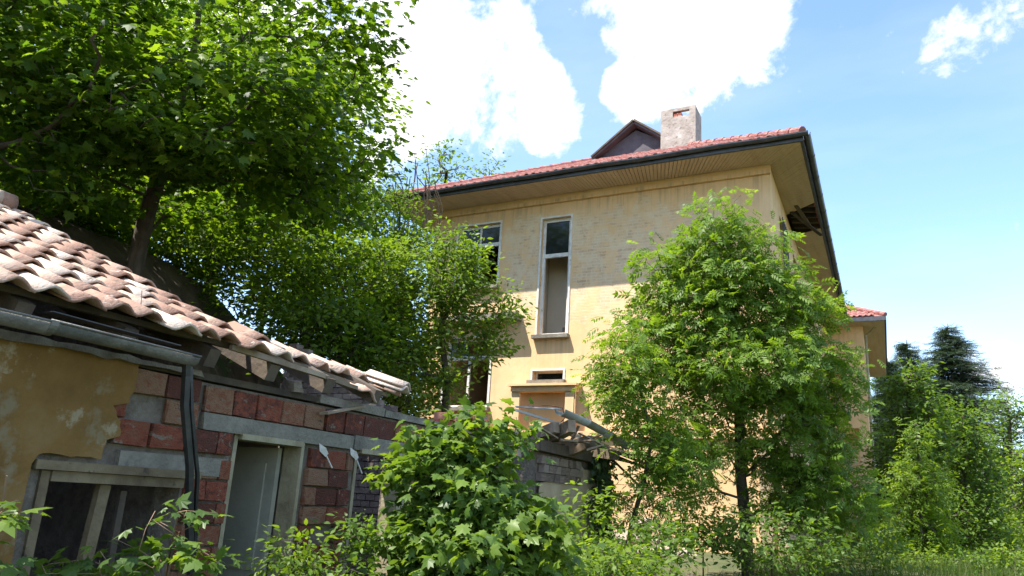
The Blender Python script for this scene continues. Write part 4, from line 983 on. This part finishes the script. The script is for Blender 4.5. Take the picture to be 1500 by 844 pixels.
tree('ash_sapling', 'slender leaning ash sapling between the ruined gutter and the big ash', 'sapling',
     [base(905, 830, 10.5), P(925, 770, 10.5), P(945, 700, 10.5), P(955, 640, 10.5), P(935, 560, 10.5), P(925, 500, 10.5)],
     [blob(930, 520, 10.5, .35, .5, .8), blob(900, 560, 10.5, .3, .4, .6), blob(960, 620, 10.5, .5, .5, .6), blob(985, 690, 10.4, .5, .35, .6), blob(950, 740, 10.3, .45, .3, .5)],
     170, 9, .14, .18, T_ASH, M['ash'], .035, .003, 71, None, 'ash', 150, .45, (.55, .2))
# --- maple bush in front of the ruined wall
tree('maple_bush', 'dense young maple bush growing in front of the ruined wall', 'bush',
     [base(710, 830, 5.7), P(712, 800, 5.7), P(715, 740, 5.7), P(718, 690, 5.7)],
     [blob(680, 735, 5.7, .42, .38), blob(725, 655, 5.8, .22, .18), blob(640, 700, 5.6, .22, .30, .8), blob(735, 740, 5.7, .22, .22), blob(700, 810, 5.5, .58, .33), blob(620, 800, 5.5, .35, .28), blob(785, 790, 5.6, .22, .22), blob(625, 640, 5.7, .10, .12, 2), blob(700, 618, 5.8, .08, .13, 2), blob(755, 625, 5.8, .06, .10, 2), blob(668, 650, 5.7, .09, .15, 2), blob(590, 690, 5.6, .10, .10, 2), blob(810, 800, 5.8, .12, .12, 1.2)],
     430, 15, .085, .092, T_MAPLE, M['maplebush'], .03, .003, 80, None, 'maplebush', 300, .6, (.58, .28), trunk_name='stem')
tree('maple_sapling', 'young maple shoots in front of the broken window and downpipe', 'sapling',
     [base(235, 900, 3.9), P(240, 860, 3.9), P(250, 800, 3.9), P(262, 750, 3.9)],
     [blob(245, 775, 3.9, .17, .13), blob(180, 815, 3.9, .22, .1), blob(270, 830, 3.8, .2, .14), blob(320, 745, 3.9, .05, .03), blob(110, 835, 3.8, .2, .06)],
     60, 3, .05, .085, T_MAPLE, M['maplebush'], .008, .0022, 81, None, 'maplebush', 300, .4, (.45, .2), bark='twig', trunk_name='stem')
tree('maple_sapling', 'maple sprig at the picture edge in front of the plastered wall', 'sapling',
     [base(-40, 900, 3.3), P(-30, 860, 3.3), P(-15, 790, 3.3), P(0, 740, 3.3)],
     [blob(15, 745, 3.3, .08, .05), blob(-30, 770, 3.3, .1, .08), blob(20, 840, 3.3, .1, .04)], 14, 2.5, .035, .085, T_MAPLE, M['maplebush'], .007, .0022, 82, None, 'maplebush', 100, .35, (.55, .2), bark='twig', trunk_name='stem')
for i, (x, y, d, rx, rz, n, lab, mt, sz) in enumerate((
        (430, 815, 4.6, .16, .13, 50, 'small yellow-green shrub in front of the open doorway', 'young', .05),
        (530, 800, 5.2, .20, .18, 70, 'small leafy shrub at the foot of the brick pier', 'elm', .06),
        (480, 850, 4.6, .35, .10, 60, 'low weeds shrub below the brick pier at the picture bottom', 'elm', .055),
        (800, 825, 6.2, .30, .18, 80, 'bright weed bush beside the maple bush at the picture bottom', 'young', .07),
        (890, 825, 7.2, .55, .22, 130, 'bright leafy weed clump below the corner post of the ruin', 'young', .075),
        (960, 800, 8.8, .55, .28, 130, 'broad weed bush below the rubble stones', 'elm', .08),
        (862, 765, 8.2, .12, .40, 45, 'tall upright weed stems beside the maple bush', 'young', .085),
        (1130, 790, 10.5, 1.0, .45, 260, 'dark undergrowth bush at the foot of the ash trunk', 'elm', .09),
        (1230, 780, 12.5, 1.1, .8, 260, 'dense dark bush at the corner of the house', 'elm', .09),
        (1340, 822, 14, .5, .18, 90, 'low leafy weeds at the foot of the yellow-green young tree', 'young', .08),
        (1420, 826, 13.5, .5, .13, 70, 'low weeds in the grass below the full green tree', 'elm', .08),
        (1485, 818, 13, .4, .17, 80, 'leafy weeds in the grass at the picture corner', 'young', .08),
        (1030, 780, 11, .45, .25, 80, 'low bush between the rubble stones and the ash trunk', 'elm', .08))):
    tree('weed_bush', lab, 'bush', [base(x, y+60, d), P(x, y+18, d), P(x+2, y, d)], [blob(x, y, d, rx, rz)], n, 9, .09 if d < 8 else .14, sz, T_OVAL, M[mt], .012, .002, 90+i, 'bushes and weeds around the ruin', trunk_name='stem')
# ivy on the corner post of the ruin
def ivy():
    r = np.random.default_rng(5); I = empty('ivy_vine', 'dark ivy climbing the corner post of the ruined outbuilding', 'ivy')
    st = MB(); pos, nr, ax = [], [], []
    for k in range(6):
        y = 10.35+.1*k; pts = [(-4.2+.03*math.sin(k+z*4), y+.05*math.sin(3*z+k), z) for z in np.linspace(-1.6, .75-.12*(k % 3), 9)]
        st.tube(pts, .009, 4)
        for p in pts[1:]:
            for _ in range(22): pos.append(np.array(p)+r.normal(size=3)*[.05, .10, .12]+[.03, 0, 0]); nr.append([1, -.5, .5]+r.normal(size=3)*.4); ax.append([0, 0, -1]+r.normal(size=3)*.5)
    pos, nr, ax = map(np.array, (pos, nr, ax)); st.build('stem', M['bark'], I)
    scatter_mesh('foliage', T_MAPLE, pos, frames(nr, ax), r.uniform(.06, .11, len(pos)), r.uniform(.2, .8, len(pos)), M['ivy'], I)
ivy()
_t = MB().tube([P(200, 507, 4.75), P(205, 470, 4.78), P(208, 425, 4.8)], [.004, .003, .002], 4).build('dry_twig', M['twig']); tag(_t, 'thin dry twig standing up in front of the clay tiles', 'twig')
_t = MB().tube([P(-6, 780, 3.35), P(4, 735, 3.35), P(10, 697, 3.35)], [.005, .004, .004], 5).build('dry_twig', M['twig']); tag(_t, 'short cut stalk beside the sprig at the picture edge', 'twig')
# dry vines hanging from the far eave corner
def vines():
    r = random.Random(6); V = empty('dry_vine', 'bare dry vine stems hanging round the far eave corner of the house', 'vine'); 
    for k in range(16):
        x, y = 590+r.uniform(-12, 62), 255+r.uniform(-20, 40); pts = []; dx = r.uniform(-8, 22)
        for i in range(9): pts.append(P(x+dx*math.sin(i*.45)+r.uniform(-2, 2), y+i*r.uniform(9, 15), 16.4))
        MB().tube(pts, .012, 4).build('stem', M['twig'], V)
    for k in range(4):
        x = 592+k*11; MB().tube([P(x, 300, 15.9), P(x+r.uniform(-6, 6), 260, 15.8), P(x+r.uniform(-10, 10), 205+r.uniform(0, 50), 15.7)], [.012, .009, .004], 4).build('stem', M['twig'], V)
vines()
# --- treetops behind the roof
for i, (x, y, d, rx, rz, lab) in enumerate(((655, 240, 30, .9, 1.0, 'tree top showing over the low end of the red roof'), (715, 250, 30, .9, .5, 'lower tree top peeping over the red roof edge'))):
    p = P(x, y, d)
    tree('treetop_tree', lab, 'tree', [(p[0], p[1], gz(p)), (p[0], p[1], p[2]*.6), (p[0], p[1], p[2]-.3)], [(p, (rx, rx, rz), 1), (p-np.array([0, 0, 2.5]), (1.6, 1.6, 1.8), 1)], 90, 22, .3, .17, T_OVAL, M['elm'], .12, .01, 110+i, 'tree tops behind the roof')
# --- right-hand trees
def spruce(px, ptop, pbot, d, rad, lab, seed):
    r = np.random.default_rng(seed); top = P(px, ptop, d); b = np.array([top[0], top[1], gz(top)]); H_ = top[2]-b[2]
    S_ = empty('spruce_tree', lab, 'tree', 'dark spruces beyond the house')
    MB().tube([b, b+(top-b)*.6, top], [.22, .12, .02], 8).build('trunk', M['bark'], S_, True)
    pos, nr, ax, sz = [], [], [], []; br = MB()
    z = .12
    while z < .985:
        rr = rad*(1-z)**.85*r.uniform(.8, 1.1)+.12
        for k in range(9):
            a = r.uniform(0, 2*math.pi); dr = np.array([math.cos(a), math.sin(a), 0]); L = rr*r.uniform(.7, 1.12)
            p0 = b+np.array([0, 0, H_*z]); n = max(3, int(L/.17))
            br.tube([p0, p0+dr*L*.5+[0, 0, -.10*L], p0+dr*L+[0, 0, -.12*L]], [.03, .02, .008], 4)
            for i in range(n):
                u = (i+.7)/n; c = p0+dr*L*u+np.array([0, 0, -.22*L*u+.10*L*u*u])
                for s in (-1, 0, 1):
                    if s == 0 and i < n-2 and r.random() < .4: continue
                    sd = np.array([-dr[1], dr[0], 0])*s
                    pos.append(c+r.normal(size=3)*.04); ax.append(dr*.6+sd*.8+[0, 0, -.35]+r.normal(size=3)*.15); nr.append([0, 0, 1]+r.normal(size=3)*.3); sz.append(r.uniform(.5, .85)*(.6+.4*(1-u)))
        z += .015
    br.build('branches', M['bark'], S_)['kind'] = 'stuff'
    pos, nr, ax = map(np.array, (pos, nr, ax))
    scatter_mesh('crown', T_NEEDLE, pos, frames(nr, ax), np.array(sz), np.clip(r.normal(.5, .22, len(pos)), 0, 1), M['needle'], S_)
spruce(1388, 474, 640, 48, 8.0, 'tall dark spruce rising above the light green trees', 120)
spruce(1328, 498, 640, 50, 4.6, 'shorter spruce close beside the rear wing of the house', 121)
spruce(1300, 525, 640, 46, 3.6, 'smallest spruce half hidden behind the rear wing', 122)
right = [(1330, 800, 19, 'elm', 'broad light green tree standing right beside the rear wing', [(1338, 590, 19, .6, .7), (1348, 548, 19, .25, .5, 1.5), (1312, 575, 19, .25, .5, 1.5), (1325, 670, 19, .85, 1.1), (1365, 640, 19, .6, .8), (1325, 750, 19, .8, .8)], 560, 16, .17, .13, T_OVAL),
         (1410, 800, 23, 'elm', 'full green tree in front of the tall spruce', [(1392, 610, 23, .5, .6), (1412, 650, 23, .75, .8), (1425, 700, 23, .8, .9), (1405, 755, 23, 1.3, .9)], 560, 16, .2, .14, T_OVAL),
         (1345, 810, 15, 'young', 'yellow-green young tree in front of the darker trees', [(1340, 640, 15, .14, .35, 2), (1345, 710, 15, .42, .5), (1345, 780, 15, .55, .4)], 240, 9, .12, .19, T_ASHFAR),
         (1478, 800, 40, 'elm', 'airy pale tree at the picture edge with sky showing through', [(1470, 610, 40, 1.2, 1.5, .5), (1500, 640, 40, 1.3, 2.2, .6), (1455, 690, 40, .9, 1.1, .4)], 210, 16, .4, .2, T_OVAL),
         (1510, 790, 26, 'young', 'leafy sunlit branch tree cut off by the picture edge', [(1515, 690, 26, 1.0, 1.1), (1500, 760, 26, 1.1, .7)], 180, 18, .3, .17, T_OVAL)]
for i, (x, y, d, mt, lab, bl, nt_, per, sp, sz, tp) in enumerate(right):
    tree('broadleaf_tree', lab, 'tree', [base(x, y, d), P(x, y-60, d), P(x+2, y-130, d), P(x, min(b[1] for b in bl), d)], [blob(*b) for b in bl], nt_, per, sp, sz, tp, M[mt], .14, .008, 130+i, 'trees beyond the house')
for i, (x, y, d, rx, rz, mt, lab) in enumerate(((1460, 790, 24, 1.2, .7, 'young', 'rounded sunlit bush at the edge of the tall grass'), (1400, 800, 26, 1.1, .6, 'elm', 'low green bush under the full green tree'), (1310, 790, 22, .9, .8, 'elm', 'bush beside the pillar of the rear wing'), (1270, 810, 17, .8, .45, 'elm', 'low bush in the shade at the side wall of the house'))):
    tree('garden_bush', lab, 'bush', [base(x, y+40, d), P(x, y+15, d), P(x, y, d)], [blob(x, y, d, rx, rz)], 180, 20, .2, .12, T_OVAL, M[mt], .03, .004, 150+i, 'bushes beyond the house')
# far wood edge that closes the view
def treeline():
    r = np.random.default_rng(9); n = 15000; pos = []
    for k in range(60):
        a = -0.35+k*.022+r.uniform(-.01, .01); d = r.uniform(70, 100); c = np.array([math.sin(a)*d, math.cos(a)*d, 0]); h = r.uniform(4, 8)
        q = r.normal(size=(n//60, 3)); q /= np.linalg.norm(q, axis=1, keepdims=True); pos.append(c+q*r.uniform(.5, 1, (n//60, 1))*[3, 3, h*.55]+[0, 0, h*.45-1.3])
    pos = np.concatenate(pos); nr = r.normal(size=pos.shape)*.6+[0, 0, 1]
    o = scatter_mesh('treeline', T_KITE, pos, frames(nr, r.normal(size=pos.shape)), r.uniform(.5, .9, len(pos)), np.clip(r.normal(.4, .2, len(pos)), 0, 1), M['elm'], None)
    tag(o, 'far off line of trees closing the view past the house', 'trees')
treeline()
def grass():
    r = np.random.default_rng(10); t = tmpl([(-.012, 0, 0), (.012, 0, 0), (.010, .55, .06), (-.010, .55, .06), (0, 1, .22)], [(0, 1, 2), (0, 2, 3), (3, 2, 4)])
    n = 42000; d = r.uniform(9, 40, n)**1.0; px = r.uniform(1100, 1600, n); pos = np.array([P(a, 780, b) for a, b in zip(px, d)])
    near = np.array([P(a, 800, b) for a, b in zip(r.uniform(-100, 1500, 9000), r.uniform(4, 12, 9000))])
    near = near[near[:, 0] > -4.1]; pos = np.concatenate([pos, near])
    pos[:, 2] = ground_z(pos[:, 0], pos[:, 1])-.02
    ax = np.array([0, 0, 1.])+r.normal(size=pos.shape)*.22; nr = r.normal(size=pos.shape)*[1, 1, .1]
    o = scatter_mesh('grass', t, pos, frames(nr, ax), r.uniform(.12, .42, len(pos)), np.clip(r.normal(.36, .25, len(pos)), 0, 1), M['grassblade'], None)
    tag(o, 'tall half-dry grass growing round the house', 'grass')
grass()
